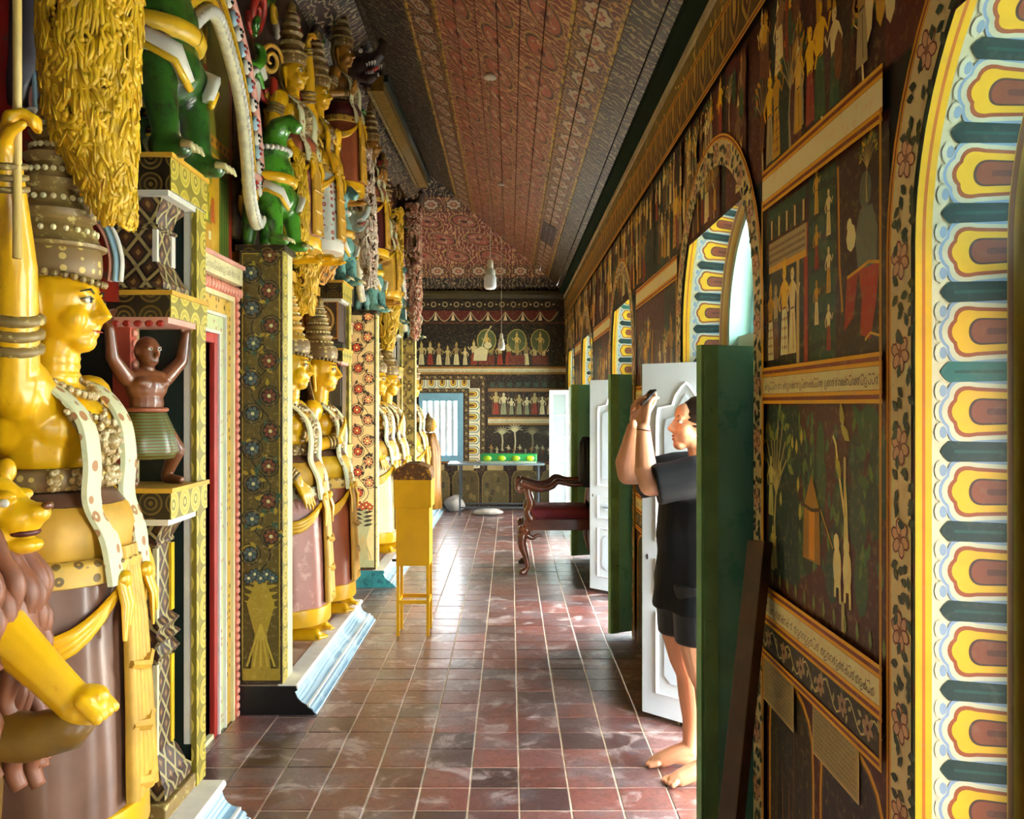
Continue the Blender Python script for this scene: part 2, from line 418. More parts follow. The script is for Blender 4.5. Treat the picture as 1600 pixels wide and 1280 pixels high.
# ------------------------------------------------------------------ right wall with arched doorways
SPR, HTOP, XO = 1.87, 3.15, XR+.40
PLAST = mat('dark_mural_ground', '#2c120d', .6, var=.5, scale=5, col2='#1c2216', amt=.8)
TEALP = mat('pale_teal_plaster', '#a9c2b2', .55, var=.10, scale=3, bump=.1)
OUTW = mat('white_plaster', '#dcdcd2', .8, var=.06)
NA = 32
SLAB = .03
def arch_pts(a, b, depth=0.0, n=NA):
    """outline of the opening from the near jamb foot over the arch to the far jamb foot, as (y, z)"""
    c = (a+b)/2; r = (b-a)/2-depth
    return [(c-r, 0)]+[(c-r*math.cos(PI*k/n), SPR+r*math.sin(PI*k/n)) for k in range(n+1)]+[(c+r, 0)]
def wall_face(mb, x, dep):
    ys = sorted([(a+dep, b-dep) for a, b, _ in ARCHES]); y = YB-.2
    for a, b in ys:
        mb.poly([(x, y, 0), (x, a, 0), (x, a, HTOP), (x, y, HTOP)])
        pts = arch_pts(a-dep, b+dep, dep)[1:-1]
        for p, q in zip(pts, pts[1:]): mb.poly([(x, p[0], p[1]), (x, q[0], q[1]), (x, q[0], HTOP), (x, p[0], HTOP)])
        y = b
    mb.poly([(x, y, 0), (x, YF+.3, 0), (x, YF+.3, HTOP), (x, y, HTOP)])
mb = MB(); wall_face(mb, XR, 0); wall_face(mb, XO, .09)
mb.poly([(XR, YB-.2, HTOP), (XR, YF+.3, HTOP), (XO, YF+.3, HTOP), (XO, YB-.2, HTOP)])
wall_r = struct('wall_right', mb, PLAST, fix=False)

def reveal_fn(a, b):
    """map (arc length s from the far jamb foot, depth t) to the painted reveal"""
    c, R = (a+b)/2, (b-a)/2
    def fn(s, t, off):
        k = math.floor(s/SLAB+1e-6); f = s/SLAB-k
        if f < 1e-5: return raw(k*SLAB, t, off)
        p, q = raw(k*SLAB, t, off), raw((k+1)*SLAB, t, off); return tuple(x+(y-x)*f for x, y in zip(p, q))
    def raw(s, t, off):
        r = R-.05*t/.2-off; x = XR+t
        if s < SPR: return (x, c+r, s)
        s2 = s-SPR
        if s2 < PI*R: th = s2/R; return (x, c+r*math.cos(th), SPR+r*math.sin(th))
        return (x, c-r, SPR-(s2-PI*R))
    return fn, 2*SPR+PI*R
def lobed(uc, hw, vt, vb, lob=3, k=.13):
    """petal outline: straight sides from the base vb, rounded tip at vt with scalloped lobes"""
    D = min(hw*.95, (vb-vt)*.6); pts = [(uc-hw*.94, vb)]; n = 18; a = k*hw if lob > 1 else 0
    for i in range(n+1):
        t = PI*i/n; b = a*abs(math.sin(3*t)); c, q = math.cos(t), math.sin(t)**.75
        pts.append((uc-(hw+b)*c, vt+D-(D+b)*q))
    return pts+[(uc+hw*.94, vb)]
def pane_mat():
    if 'fanlight_glass' not in MATS:
        t = NT('fanlight_glass'); t.b.inputs['Base Color'].default_value = (.62, .88, .92, 1); t.b.inputs['Roughness'].default_value = .15; t.b.inputs['Transmission Weight'].default_value = 1; t.b.inputs['IOR'].default_value = 1.05; MATS['fanlight_glass'] = t.m
    return MATS['fanlight_glass']
REVEAL_YELLOW = '#f2b400'
for ai, (a, b, k) in enumerate(ARCHES):
    fn, L = reveal_fn(a, b); P = Paint(fn, 8e-6, .0008, SLAB)
    mb = MB(); seg = int(L/SLAB)                                   # plaster of the reveal
    for i in range(seg):
        s0, s1 = SLAB*i, SLAB*(i+1); mb.poly([fn(s0, 0, 0), fn(s1, 0, 0), fn(s1, .2, 0), fn(s0, .2, 0)])
    rv = obj('arch_reveal', mb, mat('cream_plaster', '#a59a7c', .6, var=.06), wall_r, smooth=False)
    n = int(L/.158); p = L/n; rr = random.Random(ai)
    if True:
        x0, x1 = 0, L
        P.rect(x0, x1, 0, .03, REVEAL_YELLOW); P.rect(x0, x1, .012, .018, '#c96a12'); P.rect(x0, x1, .164, .2, '#e0a010'); P.rect(x0, x1, .166, .176, '#9a5410')
    for i in range(n):
        u = p*(i+.5); hw = p*.40
        for q in range(3): P.ell(u+(q-1)*p*.26, .046, p*.13, .012, '#dfd6b8', 8); P.ell(u+(q-1)*p*.26, .05, p*.08, .007, '#93a6bd', 8)
        P.poly(lobed(u, hw, .050, .164), '#8fa3c2'); P.poly(lobed(u, hw*.90, .055, .164), '#d9cfb0')
        P.poly(lobed(u, hw*.76, .064, .164), '#a04a18'); P.poly(lobed(u, hw*.64, .071, .164), '#f3b80a')
        P.poly(lobed(u, hw*.42, .096, .164, 1), '#4a2417'); P.poly(lobed(u, hw*.36, .101, .164, 1), '#8f401c'); P.poly(lobed(u, hw*.10, .128, .164, 1), '#6a2a14')
        ub = p*i
        P.poly([(ub-p*.12, .164), (ub-p*.13, .06), (ub-p*.06, .05), (ub, .045), (ub+p*.06, .05), (ub+p*.13, .06), (ub+p*.12, .164)], '#052c28' if rr.random() < .85 else '#1f6a62')
        P.rect(ub-.003, ub+.003, .07, .16, '#0d4a44')
    o = P.done('petal_border', PB, rv)
    # pale inner reveal, transom, fanlight
    mb = MB(); c, R = (a+b)/2, (b-a)/2
    o1 = arch_pts(a, b, .05); o2 = arch_pts(a, b, .09)
    for q in range(len(o1)-1):
        mb.poly([(XR+.2, *o1[q]), (XR+.2, *o1[q+1]), (XR+.2, *o2[q+1]), (XR+.2, *o2[q])])
        mb.poly([(XR+.2, *o2[q]), (XR+.2, *o2[q+1]), (XO, *o2[q+1]), (XO, *o2[q])])
    obj('inner_reveal', mb, TEALP, wall_r)
    rf = R-.09
    fan = tag(obj('window_%d' % (ai+1), MB().box(XR+.24, XO-.06, c-rf, c+rf, 1.74, 1.87), TEALP, bevel=.006), kind='structure')
    fr = MB(); out = [(c-rf*math.cos(PI*k/16), SPR+rf*math.sin(PI*k/16)) for k in range(17)]
    inn = [(c-(rf-.05)*math.cos(PI*k/16), SPR+(rf-.05)*math.sin(PI*k/16)) for k in range(17)]
    for k in range(16):
        for x in (XO-.10, XO-.06): fr.poly([(x, *out[k]), (x, *out[k+1]), (x, *inn[k+1]), (x, *inn[k])])
        fr.poly([(XO-.10, *inn[k]), (XO-.10, *inn[k+1]), (XO-.06, *inn[k+1]), (XO-.06, *inn[k])])
    obj('fanlight_frame', fr, mat('window_blue', '#8fc4d0', .45, var=.08), fan)
    obj('pane', MB().extr([(y, z) for y, z in inn], 'x', XO-.083, XO-.079), pane_mat(), fan, fix=True)
    for th in (PI/4, PI/2, 3*PI/4): obj('glazing_bar', MB().beam((XO-.08, c, SPR), (XO-.08, c+(rf-.02)*math.cos(th), SPR+(rf-.02)*math.sin(th)), .025, .025, (1, 0, 0)), MATS['window_blue'], fan)

# painting on the right wall: bands and scenes between the doors
def rfn(u, v, o): return (XR-o, u, v)
R1, R2, R3 = '#3a0e0c', '#14261c', '#0f1512'
OCH, CRM, BRN, GRN, YEL, RED = '#a87d1c', '#c2ae7a', '#5c3216', '#27442a', '#c99a10', '#7c1d10'
def bandline(P, u0, u1, v, w, c='#c08a12', c2='#6e2c10'):
    P.long(u0, u1, v-w, v+w, c, 3); P.long(u0, u1, v-w*.35, v+w*.35, c2, 3)
def crowd(P, u0, u1, v0, v1, seed, dens=14, tall=(.22, .42)):
    """tightly packed scene of figures and trees on a dark red ground"""
    r = random.Random(seed); L = u1-u0
    for k in range(int(L*5)+1):
        x = u0+L*r.random(); w = r.uniform(.05, .16); P.rect(max(u0, x-w), min(u1, x+w), v0, v1-.03*r.random(), r.choice([R1, R2, '#2a1a10', '#47130e', R3]))
    rows = max(1, int((v1-v0)/.26))
    for j in range(rows):
        vb = v0+(v1-v0)*j/rows+.01
        for k in range(int(L*dens)):
            x = u0+.05+(L-.1)*r.random(); h = min(r.uniform(*tall), v1-vb-.02); t = r.random()
            if t < .55: P.person(x, vb+r.uniform(0, .05), h*.9, r.choice([OCH, CRM, '#8c6a34', '#b8963c', '#6b4a2a', YEL]), r.choice([CRM, RED, OCH, GRN, '#8a7a55', BRN]), r.choice([None, OCH, CRM]), flip=r.choice([1, -1]), dots=r.choice([None, None, RED]))
            elif t < .72: P.tree(x, vb, h, r.choice([CRM, BRN, '#8d8058']), [GRN, '#3d5a2c', OCH, '#1f3a24'], 7, r)
            elif t < .86: P.stroke([(x, vb), (x+.01, vb+h*.5), (x-.01, vb+h)], r.uniform(.01, .03), r.choice([CRM, OCH, BRN, RED]))
            else: P.ell(x, vb+h*.6, .03, h*.3, r.choice([GRN, OCH, BRN, CRM]), 8)
def arch_border(P, a, b, w=.095):
    """flower chain round an opening"""
    c, R = (a+b)/2, (b-a)/2
    def path(t, d):
        r = R+d
        if t < SPR: return (c+r, t)
        s2 = t-SPR
        if s2 < PI*R: return (c+r*math.cos(s2/R), SPR+r*math.sin(s2/R))
        return (c-r, SPR-(s2-PI*R))
    L = 2*SPR+PI*R; n = 90
    for i in range(n):
        s0, s1 = L*i/n, L*(i+1)/n
        P.poly([path(s0, 0), path(s1, 0), path(s1, w), path(s0, w)], '#b9a678'); P.o -= P.step
    P.o += P.step
    for i in range(n):
        s0, s1 = L*i/n, L*(i+1)/n
        P.poly([path(s0, w), path(s1, w), path(s1, w+.022), path(s0, w+.022)], '#b8801a'); P.poly([path(s0, w+.007), path(s1, w+.007), path(s1, w+.014), path(s0, w+.014)], '#6a2a10')
    m = int(L/.19); p = L/m; rr = random.Random(int(a*100))
    for i in range(m):
        u = path(p*(i+.5), w*.5); P.flower(u[0], u[1], .042, '#b08a68', '#7a4630', '#5e2418', 6)
        for q in (-.42, -.32, -.22, .22, .32, .42):
            for d in (.25, .75): e = path(p*(i+.5+q), w*d); P.leaf(e[0]-.012, e[1]-.01, .034, .02, rr.uniform(0, 6.3), '#23301f')
def dado(P, u0, u1, seed):
    """panels with round tops below the bands"""
    n = max(1, round((u1-u0)/.5)); w = (u1-u0)/n
    P.rect(u0, u1, 0, .80, '#43140f')
    for i in range(n):
        a, b = u0+w*i+.02, u0+w*(i+1)-.02
        out = lambda d: [(a+d, 0), (a+d, .56), (a+d+.05, .62), (b-d-.05, .62), (b-d, .56), (b-d, 0)] if False else [(a+d, 0)]+[((a+b)/2-((b-a)/2-d)*math.cos(PI*k/10)**1, .52+(.21-d)*math.sin(PI*k/10)**.6) for k in range(11)]+[(b-d, 0)]
        P.poly(out(0), '#b07f16'); P.poly(out(.014), '#5c3a10'); P.poly(out(.022), '#241c20' if (i+seed) % 2 else '#2c2412')
        if not (i+seed) % 2:
            r = random.Random(seed+i)
            for k in range(14): x = r.uniform(a+.06, b-.06); P.stroke([(x, r.uniform(0, .2)), (x+.01, r.uniform(.3, .6))], r.uniform(.01, .035), r.choice(['#5a3a10', '#6b4212', '#14100c']), True)
def bands(P, u0, u1, seed, near=False):
    # upper cream band, script bands, flower band
    for (z0, z1, txt) in ((2.20, 2.265, False), (1.583, 1.635, True), (.885, .945, True)):
        P.long(u0, u1, z0, z1, '#c9b98c' if z0 > 2 else '#bcae7c', 3)
        for z in (z0-.016, z1+.016): bandline(P, u0, u1, z, .015)
        if txt: P.script(u1-.03, u0+.02, z0+.013, (z1-z0)*.48, '#241c14', seed+int(z0*10))
    P.vine(u0, u1, .775, .855, '#2a2213', '#a79a62', '#8a6a4c', '#3d1a10', '#8f8450', True, seed, .15); bandline(P, u0, u1, .757, .013)
edges = sorted([(a, b) for a, b, _ in ARCHES if a > -1.5]); piers = []; last = -1.0
for a, b in edges: piers.append((last+.118 if last > 0 else -.9, a-.118)); last = b
piers.append((last+.118, YF-.02))
for i, (u0, u1) in enumerate(piers):
    P = Paint(rfn); P.rect(u0, u1, 0, 2.20, R1)
    dado(P, u0, u1, i)
    if i == 1:                                            # the near pier: palace with ladies, dark man in red, then forest with white bears and hut
        a, b = u0, u1                                     # b is far (left in the photo)
        P.rect(a, b, 1.67, 2.17, '#33100d')
        P.rect(a+.32, a+.52, 1.67, 2.17, '#1c3520')       # green hedge strip
        for k in range(7): P.stroke([(a+.32, 1.70+k*.07), (a+.42, 1.715+k*.07), (a+.52, 1.70+k*.07)], .02, '#0f2218')
        for k in range(6): P.person(a+.37+(k % 2)*.09, 1.69+.075*k, .13, [CRM, OCH][k % 2], [RED, CRM, OCH][k % 3])
        P.rect(a+.53, b, 1.67, 2.02, '#1d1a14'); P.rect(a+.53, a+.56, 1.67, 2.06, '#8a2415'); P.rect(a+.60, a+.625, 1.67, 2.0, '#a58f58')
        P.rect(a+.54, b-.02, 1.985, 2.06, '#8f7c56'); P.rect(a+.54, b-.02, 1.965, 1.985, '#b98a2a')
        for k in range(22):
            for q in range(3): P.ell(a+.56+k*.017, 2.0+q*.02, .005, .006, '#3a1c10', 6)
        for k in range(5): P.rect(a+.57+k*.075, a+.62+k*.075, 2.07, 2.13, '#182a1c'); P.rect(a+.555+k*.075, a+.57+k*.075, 2.07, 2.13, '#b09a62')
        P.rect(a+.54, b-.02, 2.13, 2.165, '#1d3a26')
        P.person(a+.66, 1.70, .27, CRM, CRM, None, dots=None); P.person(a+.735, 1.70, .285, YEL, '#d2c28e', YEL, dots='#3a1a10')
        P.person(a+.82, 1.69, .25, '#8f7a4c', BRN, None); P.person(a+.875, 1.69, .25, OCH, '#c9b888', OCH, dots='#2a160e'); P.person(a+.93, 1.69, .24, '#84603a', '#7c6a40', None)
        # seated dark man with red cloth on the near side
        P.rect(a, a+.31, 1.67, 2.17, '#2a0e0c'); P.stroke([(a+.30, 2.15), (a+.29, 1.9), (a+.27, 1.78)], .012, '#a06c18')
        P.ell(a+.13, 2.05, .035, .045, '#4c5142', 12); P.poly([(a+.07, 1.86), (a+.17, 1.86), (a+.19, 1.95), (a+.16, 2.01), (a+.09, 2.01), (a+.06, 1.95)], '#565b4a')
        P.poly([(a+.05, 1.87), (a+.17, 1.87), (a+.15, 1.80), (a+.16, 1.715), (a+.10, 1.70), (a+.07, 1.78)], '#93240f'); P.poly([(a+.17, 1.87), (a+.24, 1.86), (a+.26, 1.73), (a+.20, 1.76)], '#86200f'); P.stroke([(a+.05, 1.87), (a+.11, 1.88), (a+.17, 1.87), (a+.24, 1.86)], .008, '#b98420')
        P.ell(a+.215, 1.955, .03, .035, '#c9bb86', 8); P.ell(a+.225, 1.985, .016, .02, '#c9bb86', 8); P.tree(a+.12, 2.02, .16, '#a08a50', ['#a58620', '#6a6420', '#3a4a20'], 9, random.Random(4))
        P.stroke([(a+.05, 1.705), (a+.10, 1.715), (a+.13, 1.70)], .006, '#c09a40')
        # forest scene
        P.rect(a, b, .985, 1.55, '#3c0f0e'); rr = random.Random(12)
        for k in range(40): x = rr.uniform(a+.03, b-.03); P.ell(x, rr.uniform(1.1, 1.5), rr.uniform(.03, .07), rr.uniform(.05, .11), rr.choice(['#16291c', '#1d3322', '#12211a', '#27401f']), 9)
        for k in range(90): P.leaf(rr.uniform(a+.03, b-.06), rr.uniform(1.08, 1.5), .05, .02, rr.uniform(1, 2), rr.choice(['#3a5a2c', '#4c6428', '#2a4a34']))
        P.rect(a+.60, b-.02, 1.02, 1.545, '#112620')
        for k in range(9): P.leaf(b-.1-rr.random()*.24, 1.2+rr.random()*.3, .05, .022, 1.6, '#9a8f3f')
        P.tree(b-.1, 1.04, .48, '#9a8a50', ['#2a4424', '#6e7230'], 8, rr); P.person(b-.05, 1.2, .2, '#a59d58', '#9a9450'); P.person(b-.07, 1.03, .15, '#a59d58', '#8d8a48')
        P.poly([(a+.42, 1.12), (a+.56, 1.12), (a+.55, 1.27), (a+.49, 1.36), (a+.43, 1.27)], '#8a5c12'); P.rect(a+.465, a+.51, 1.125, 1.26, '#b4740e'); P.stroke([(a+.41, 1.27), (a+.49, 1.26), (a+.565, 1.27)], .01, '#3a220c'); P.stroke([(a+.42, 1.27), (a+.33, 1.18)], .006, '#a58020')
        P.stroke([(a+.24, 1.15), (a+.245, 1.3), (a+.25, 1.38)], .035, '#b9a868', True); P.stroke([(a+.25, 1.27), (a+.29, 1.38), (a+.31, 1.45), (a+.33, 1.47)], .012, '#b9a868'); P.stroke([(a+.25, 1.27), (a+.25, 1.42)], .014, '#a59458')
        for (x, z, q) in ((.31, 1.42, 4.2), (.26, 1.49, 1.3), (.22, 1.46, .6), (.15, 1.50, .8), (.12, 1.42, .4), (.1, 1.36, .2)): P.leaf(a+x, z, .07, .032, q, '#8f8430' if x > .2 else '#2d4a24')
        for x in (.235, .30): P.ell(a+x, 1.14, .028, .055, '#c4b57c', 10); P.ell(a+x+.005, 1.20, .02, .024, '#c9bb84', 9); P.stroke([(a+x-.015, 1.12), (a+x-.02, 1.05)], .014, '#bfae74'); P.stroke([(a+x+.012, 1.12), (a+x+.015, 1.06)], .014, '#bfae74')
        P.stroke([(a+.262, 1.06), (a+.262, .985)], .02, '#8f8450')
        for k in range(12): P.leaf(a+.02+k*.075, .985, .05, .02, 1.5, '#5c6630')
        # pasted notes on the dado
        for (q, w) in ((.16, .32), (.62, .30)):
            P.rect(a+q, a+q+w, .60, .748, '#a8935c'); P.rect(a+q+.006, a+q+w-.006, .606, .742, '#8f7d4e')
            for k in range(9): P.script(a+q+w-.015, a+q+.012, .617+k*.0138, .008, '#2f2716', 40+k)
    else:
        crowd(P, u0, u1, 1.66, 2.17, 100+i, 13); crowd(P, u0, u1, .97, 1.55, 200+i, 13)
    bands(P, u0, u1, 3+i)
    P.long(u0, u0+.012, .75, 2.2, '#a57516', 1); P.long(u1-.012, u1, .75, 2.2, '#a57516', 1)
    P.done('painted_pier_panel', PM, wall_r)
P = Paint(rfn, 4e-6, .0004)
P.rect(-1.0, YF, 2.285, 2.83, '#300d0b')
for k in range(7): crowd(P, -1+2*k, 1+2*k if k < 6 else YF, 2.29, 2.83, 300+k, 16, (.2, .4))
P.long(-1, YF, 2.83, 3.03, '#4a3416', 6)                 # hanging lotus drops
n = int(14/.17)
for k in range(n):
    u = -1+.17*k+.08; P.poly([(u-.07, 3.03), (u-.065, 2.92), (u, 2.845), (u+.065, 2.92), (u+.07, 3.03)], '#8a6a22'); P.poly([(u-.05, 3.03), (u-.046, 2.93), (u, 2.87), (u+.046, 2.93), (u+.05, 3.03)], '#3a140e'); P.poly([(u-.025, 3.03), (u-.022, 2.95), (u, 2.91), (u+.022, 2.95), (u+.025, 3.03)], '#9a7c34')
P.long(-1, YF, 3.03, 3.125, '#5c4a1c', 6)
rr = random.Random(8)
for k in range(420): P.leaf(-1+14*rr.random(), 3.045+.06*rr.random(), .04, .018, rr.uniform(0, 6), rr.choice(['#a08432', '#b09a4c', '#2c2410', '#7c6020']))
for z in (2.835, 3.03): bandline(P, -1, YF, z, .013, '#a87a1a')
for k in range(len(edges)): pass
P.done('painted_upper_frieze', PM, wall_r)
P = Paint(rfn, 4e-6, .009)
for a, b in edges: arch_border(P, a, b)
P.done('arch_flower_chain', PM, wall_r)
mb = MB().box(XR-.035, XR+.01, YB, YF, 3.125, 3.165); tag(obj('trim_1', mb, mat('cream_moulding', '#c4b288', .6)), kind='structure')
mb = MB().extr([(XR-.03, 3.166), (XR-.10, 3.205), (XR-.10, 3.25), (XR-.02, 3.20)], 'y', YB, YF-.05); tag(obj('trim_2', mb, mat('dark_green_wood', '#1c2a1c', .95, spec=.1)), kind='structure')

# ------------------------------------------------------------------ ceiling: painted planks on a lean-to slope, hipped at the far end
KS, ZE = .7, 3.20
def uvm(t):
    return t.uvs()
def lc(h, g=2.7): return tuple(min(.8, x*g+.004) for x in lin(h)[:3])+(1,)
def ceil_mat(kind):
    t = NT('ceiling_'+kind); u, v, uv = t.uvs()
    w = t.n('ShaderNodeTexNoise'); t.L(uv, w.inputs['Vector']); w.inputs['Scale'].default_value = 6; w.inputs['Detail'].default_value = 3
    vo = t.n('ShaderNodeVectorMath', operation='MULTIPLY_ADD'); t.L(w.outputs['Color'], vo.inputs[0]); vo.inputs[1].default_value = (.09, .09, 0); t.L(uv, vo.inputs[2])
    ed = t.n('ShaderNodeTexVoronoi', feature='DISTANCE_TO_EDGE'); t.L(vo.outputs[0], ed.inputs['Vector'])
    n1 = t.noise(uv, 3.0, 5, .7); n2 = t.noise(uv, 38, 3, .6)
    wv = t.n('ShaderNodeTexWave', wave_type='RINGS'); t.L(vo.outputs[0], wv.inputs['Vector']); wv.inputs['Scale'].default_value = 5.5; wv.inputs['Distortion'].default_value = 9; wv.inputs['Detail'].default_value = 2; wv.inputs['Detail Scale'].default_value = 2.2
    if kind == 'vine':
        ed.inputs['Scale'].default_value = 13
        g = t.mix(t.step(n1, .45, .6), lc('#14100c', 1.1), lc('#2a1410', 1.1))
        c = t.mix(t.step(wv.outputs['Fac'], .72, .86), g, lc('#a08e68', 1.0)); c = t.mix(t.step(ed.outputs[0], .05, .02), c, lc('#3a1712', 1.2))
    elif kind == 'flower':
        # alternating roundels along v, strip is .27 wide in u
        fv = t.math('SUBTRACT', t.math('FRACT', t.math('DIVIDE', v, .30)), .5); fu = t.math('SUBTRACT', t.math('FRACT', t.math('DIVIDE', u, .27)), .5)
        r = t.math('SQRT', t.math('ADD', t.math('POWER', t.math('MULTIPLY', fv, 1.0), 2), t.math('POWER', fu, 2)))
        an = t.math('ARCTAN2', fv, fu); pet = t.math('MULTIPLY', t.math('COSINE', t.math('MULTIPLY', an, 8)), .03); rp = t.math('ADD', r, pet)
        c = t.mix(t.step(wv.outputs['Fac'], .65, .85), lc('#351310'), lc('#7a5a34'))
        c = t.mix(t.step(rp, .42, .40), c, lc('#8a6a2c', 1.2)); c = t.mix(t.step(rp, .385, .365), c, lc('#2c0e0c')); c = t.mix(t.step(rp, .31, .29), c, lc('#b7a586', 1.1)); c = t.mix(t.step(rp, .17, .15), c, lc('#5c1d16')); c = t.mix(t.step(rp, .09, .07), c, lc('#b9a070', 1.1))
    else:
        row = t.math('FLOOR', t.math('DIVIDE', u, .33)); sv = t.math('ADD', t.math('DIVIDE', v, .50), t.math('MULTIPLY', row, .37))
        fv = t.math('SUBTRACT', t.math('FRACT', sv), .5); fu = t.math('SUBTRACT', t.math('FRACT', t.math('DIVIDE', u, .33)), .5)
        fr = t.math('ADD', fv, t.math('MULTIPLY', fu, .35))
        r = t.math('SQRT', t.math('ADD', t.math('POWER', t.math('MULTIPLY', fr, 1.15), 2), t.math('POWER', t.math('MULTIPLY', fu, 1.05), 2)))
        c = t.mix(t.math('MULTIPLY', t.step(wv.outputs['Fac'], .62, .85), .8), lc('#4c1c16'), lc('#8d6c4a'))
        bl = t.step(t.noise(uv, 14, 4, .7, 1.0), .50, .62)
        br = t.step(t.noise(uv, 9, 3, .6, .5), .36, .5)       # outlines broken by wear
        rg = lambda a, b, col, cc: t.mix(t.math('MULTIPLY', t.step(r, a, b), br), cc, col)
        c = rg(.44, .425, lc('#a5803a', 1.2), c); c = rg(.40, .385, lc('#2c1110'), c); c = rg(.34, .325, lc('#6c3324'), c)
        c = t.mix(t.math('MULTIPLY', t.step(r, .27, .24), bl), c, lc('#c2ad88', 1.1)); c = t.mix(t.step(r, .10, .085), c, lc('#3a120f'))
    # pale worn wood with a shape of its own
    st = t.n('ShaderNodeMapping'); t.L(uv, st.inputs[0]); st.inputs['Scale'].default_value = (9, 1.1, 1); n3 = t.noise(st.outputs[0], 2.0, 5, .6)
    c = t.mix(t.math('MULTIPLY', t.step(n3, .48, .70), .6 if kind == 'centre' else (.35 if kind == 'flower' else .12)), c, lc('#8e6b58', 1.35))
    c = t.mix(t.math('MULTIPLY', t.step(n2, .55, .8), .35), c, lc('#20130d'))
    t.L(c, t.b.inputs['Base Color']); t.b.inputs['Roughness'].default_value = .48; t.bump(n2, .15, .004)
    return t.m
CM = {k: ceil_mat(k) for k in ('vine', 'flower', 'centre')}
DKW = mat('dark_wood', '#1b120c', .6)
mb = MB()                                                  # roof boards over the planks keep the daylight out
zc = lambda x: ZE+KS*(XR-x)
mb.poly([(XR+.75, YB-.3, zc(XR+.75)+.06), (XR+.75, YF+.9, zc(XR+.75)+.06), (XL-.3, YF+.9, zc(XL-.3)+.06), (XL-.3, YB-.3, zc(XL-.3)+.06)])
ceiling = struct('ceiling', mb, DKW, fix=False)
bx = [.83, .69, .546, .43, .324, .19, .055, -.08, -.215, -.355, -.492, -.60, -.712, -.85, -.977, -1.2, -1.76]
kinds = ['vine']*2+['flower']*2+['centre']*6+['flower']*2+['vine']*4
def plank(xa, xb, kd, hip=False, u_off=0.0):
    mb = MB(); g = .0035; k = 1.0
    if not hip:
        P = [(xa-g, YB), (xa-g, YF-(XR-xa)-g), (xb+g, YF-(XR-xb)-g), (xb+g, YB)]; top = [Vector((x, y, zc(x))) for x, y in P]; n = Vector((KS, 0, 1)).normalized()
        uv = [((XR-x)*1.22-u_off, y) for x, y in P]
    else:
        ya, yb = YF-(XR-xa), YF-(XR-xb); P = [(XL, ya-g), (xa-g, ya-g), (xb-g, yb+g), (XL, yb+g)]; top = [Vector((x, y, ZE+KS*(YF-y))) for x, y in P]; n = Vector((0, KS, 1)).normalized()
        uv = [((YF-y)*1.22-u_off, x) for x, y in P]
    mb.poly(top, None, uv); up = [p+n*.02 for p in top]; mb.poly(up[::-1], None, uv[::-1])
    for i in range(4):
        j = (i+1) % 4; mb.poly([top[i], up[i], up[j], top[j]], None, [uv[i], uv[i], uv[j], uv[j]])
    return obj('plank', mb, CM[kd], ceiling, fix=False)
UO = {'vine': 0, 'flower': 0, 'centre': 0}
rr = random.Random(3)
for i, kd in enumerate(kinds):
    uo = (XR-.546)*1.22 if kd == 'flower' and bx[i] > 0 else ((XR+.492)*1.22 if kd == 'flower' else ((XR-.324)*1.22 if kd == 'centre' else 0))
    o = plank(bx[i], bx[i+1], kd, False, uo); o.location.z = rr.uniform(0, .006)
    if bx[i] > -1.19: plank(bx[i], bx[i+1], kd, True, uo)
BAT = mat('gold_batten', '#c09a3c', .45, var=.3, scale=9, col2='#5a3a18')
for x in (.546, .324, -.492, -.712):
    obj('batten', MB().beam((x, YB, zc(x)-.004), (x, YF-(XR-x), zc(x)-.004), .022, .012, (KS, 0, 1)), BAT, ceiling)
mb = MB()                                                  # dark boards let into the slope as a repair
for k in range(3): 
    x0, x1 = .50-k*.05, .455-k*.05
    mb.poly([(x0, 9.4, zc(x0)-.008), (x0, 10.5, zc(x0)-.008), (x1, 10.5, zc(x1)-.008), (x1, 9.4, zc(x1)-.008)])
obj('repair_board', mb, mat('dark_red_board', '#3a140f', .5), ceiling)

# ------------------------------------------------------------------ far wall with barred window, left wall, rear wall
WX0, WX1, WZ0, WZ1 = -1.36, -.70, .70, 1.72
mb = MB(); ZT = 3.25
for (x0, x1, z0, z1) in ((XL-.3, WX0, 0, ZT), (WX1, XR+.3, 0, ZT), (WX0, WX1, 0, WZ0), (WX0, WX1, WZ1, ZT)): mb.box(x0, x1, YF, YF+.3, z0, z1)
wall_b = struct('wall_back', mb, PLAST)
mb = MB().box(XL-.3, XL, YB-.3, YF+.3, 0, 4.9); wall_l = struct('wall_left', mb, PLAST)
mb = MB().box(XL-.3, XR+.6, YB-.3, YB, 0, 4.9); struct('wall_front', mb, PLAST)
mb = MB().poly([(XL, YF+.02, 3.2), (XR, YF+.02, 3.2), (XR, YF+.02, 3.3), (XL, YF+.02, 3.3)])
mb = MB().extr([(YF, 3.12), (YF-.05, 3.13), (YF-.07, 3.17), (YF-.12, 3.19), (YF-.12, 3.23), (YF, 3.24)], 'x', XL, XR-.01); tag(obj('trim_3', mb, mat('olive_wood', '#4a4024', .4)), kind='structure')
def bfn(u, v, o): return (u, YF-o, v)
P = Paint(bfn)
P.rect(XL, XR, 1.98, 3.13, '#15100c'); P.rect(WX1, XR, 0, 1.98, '#1c100c'); P.rect(XL, WX1, 0, WZ0, '#1c120c')
P.rect(XL, XR, 2.98, 3.1, '#221810')
for k in range(14): P.ring(XL+.1+k*.17, 3.04, .035, .035, .012, '#a09468', 10); P.ell(XL+.185+k*.17, 3.04, .015, .015, '#a09468', 6)
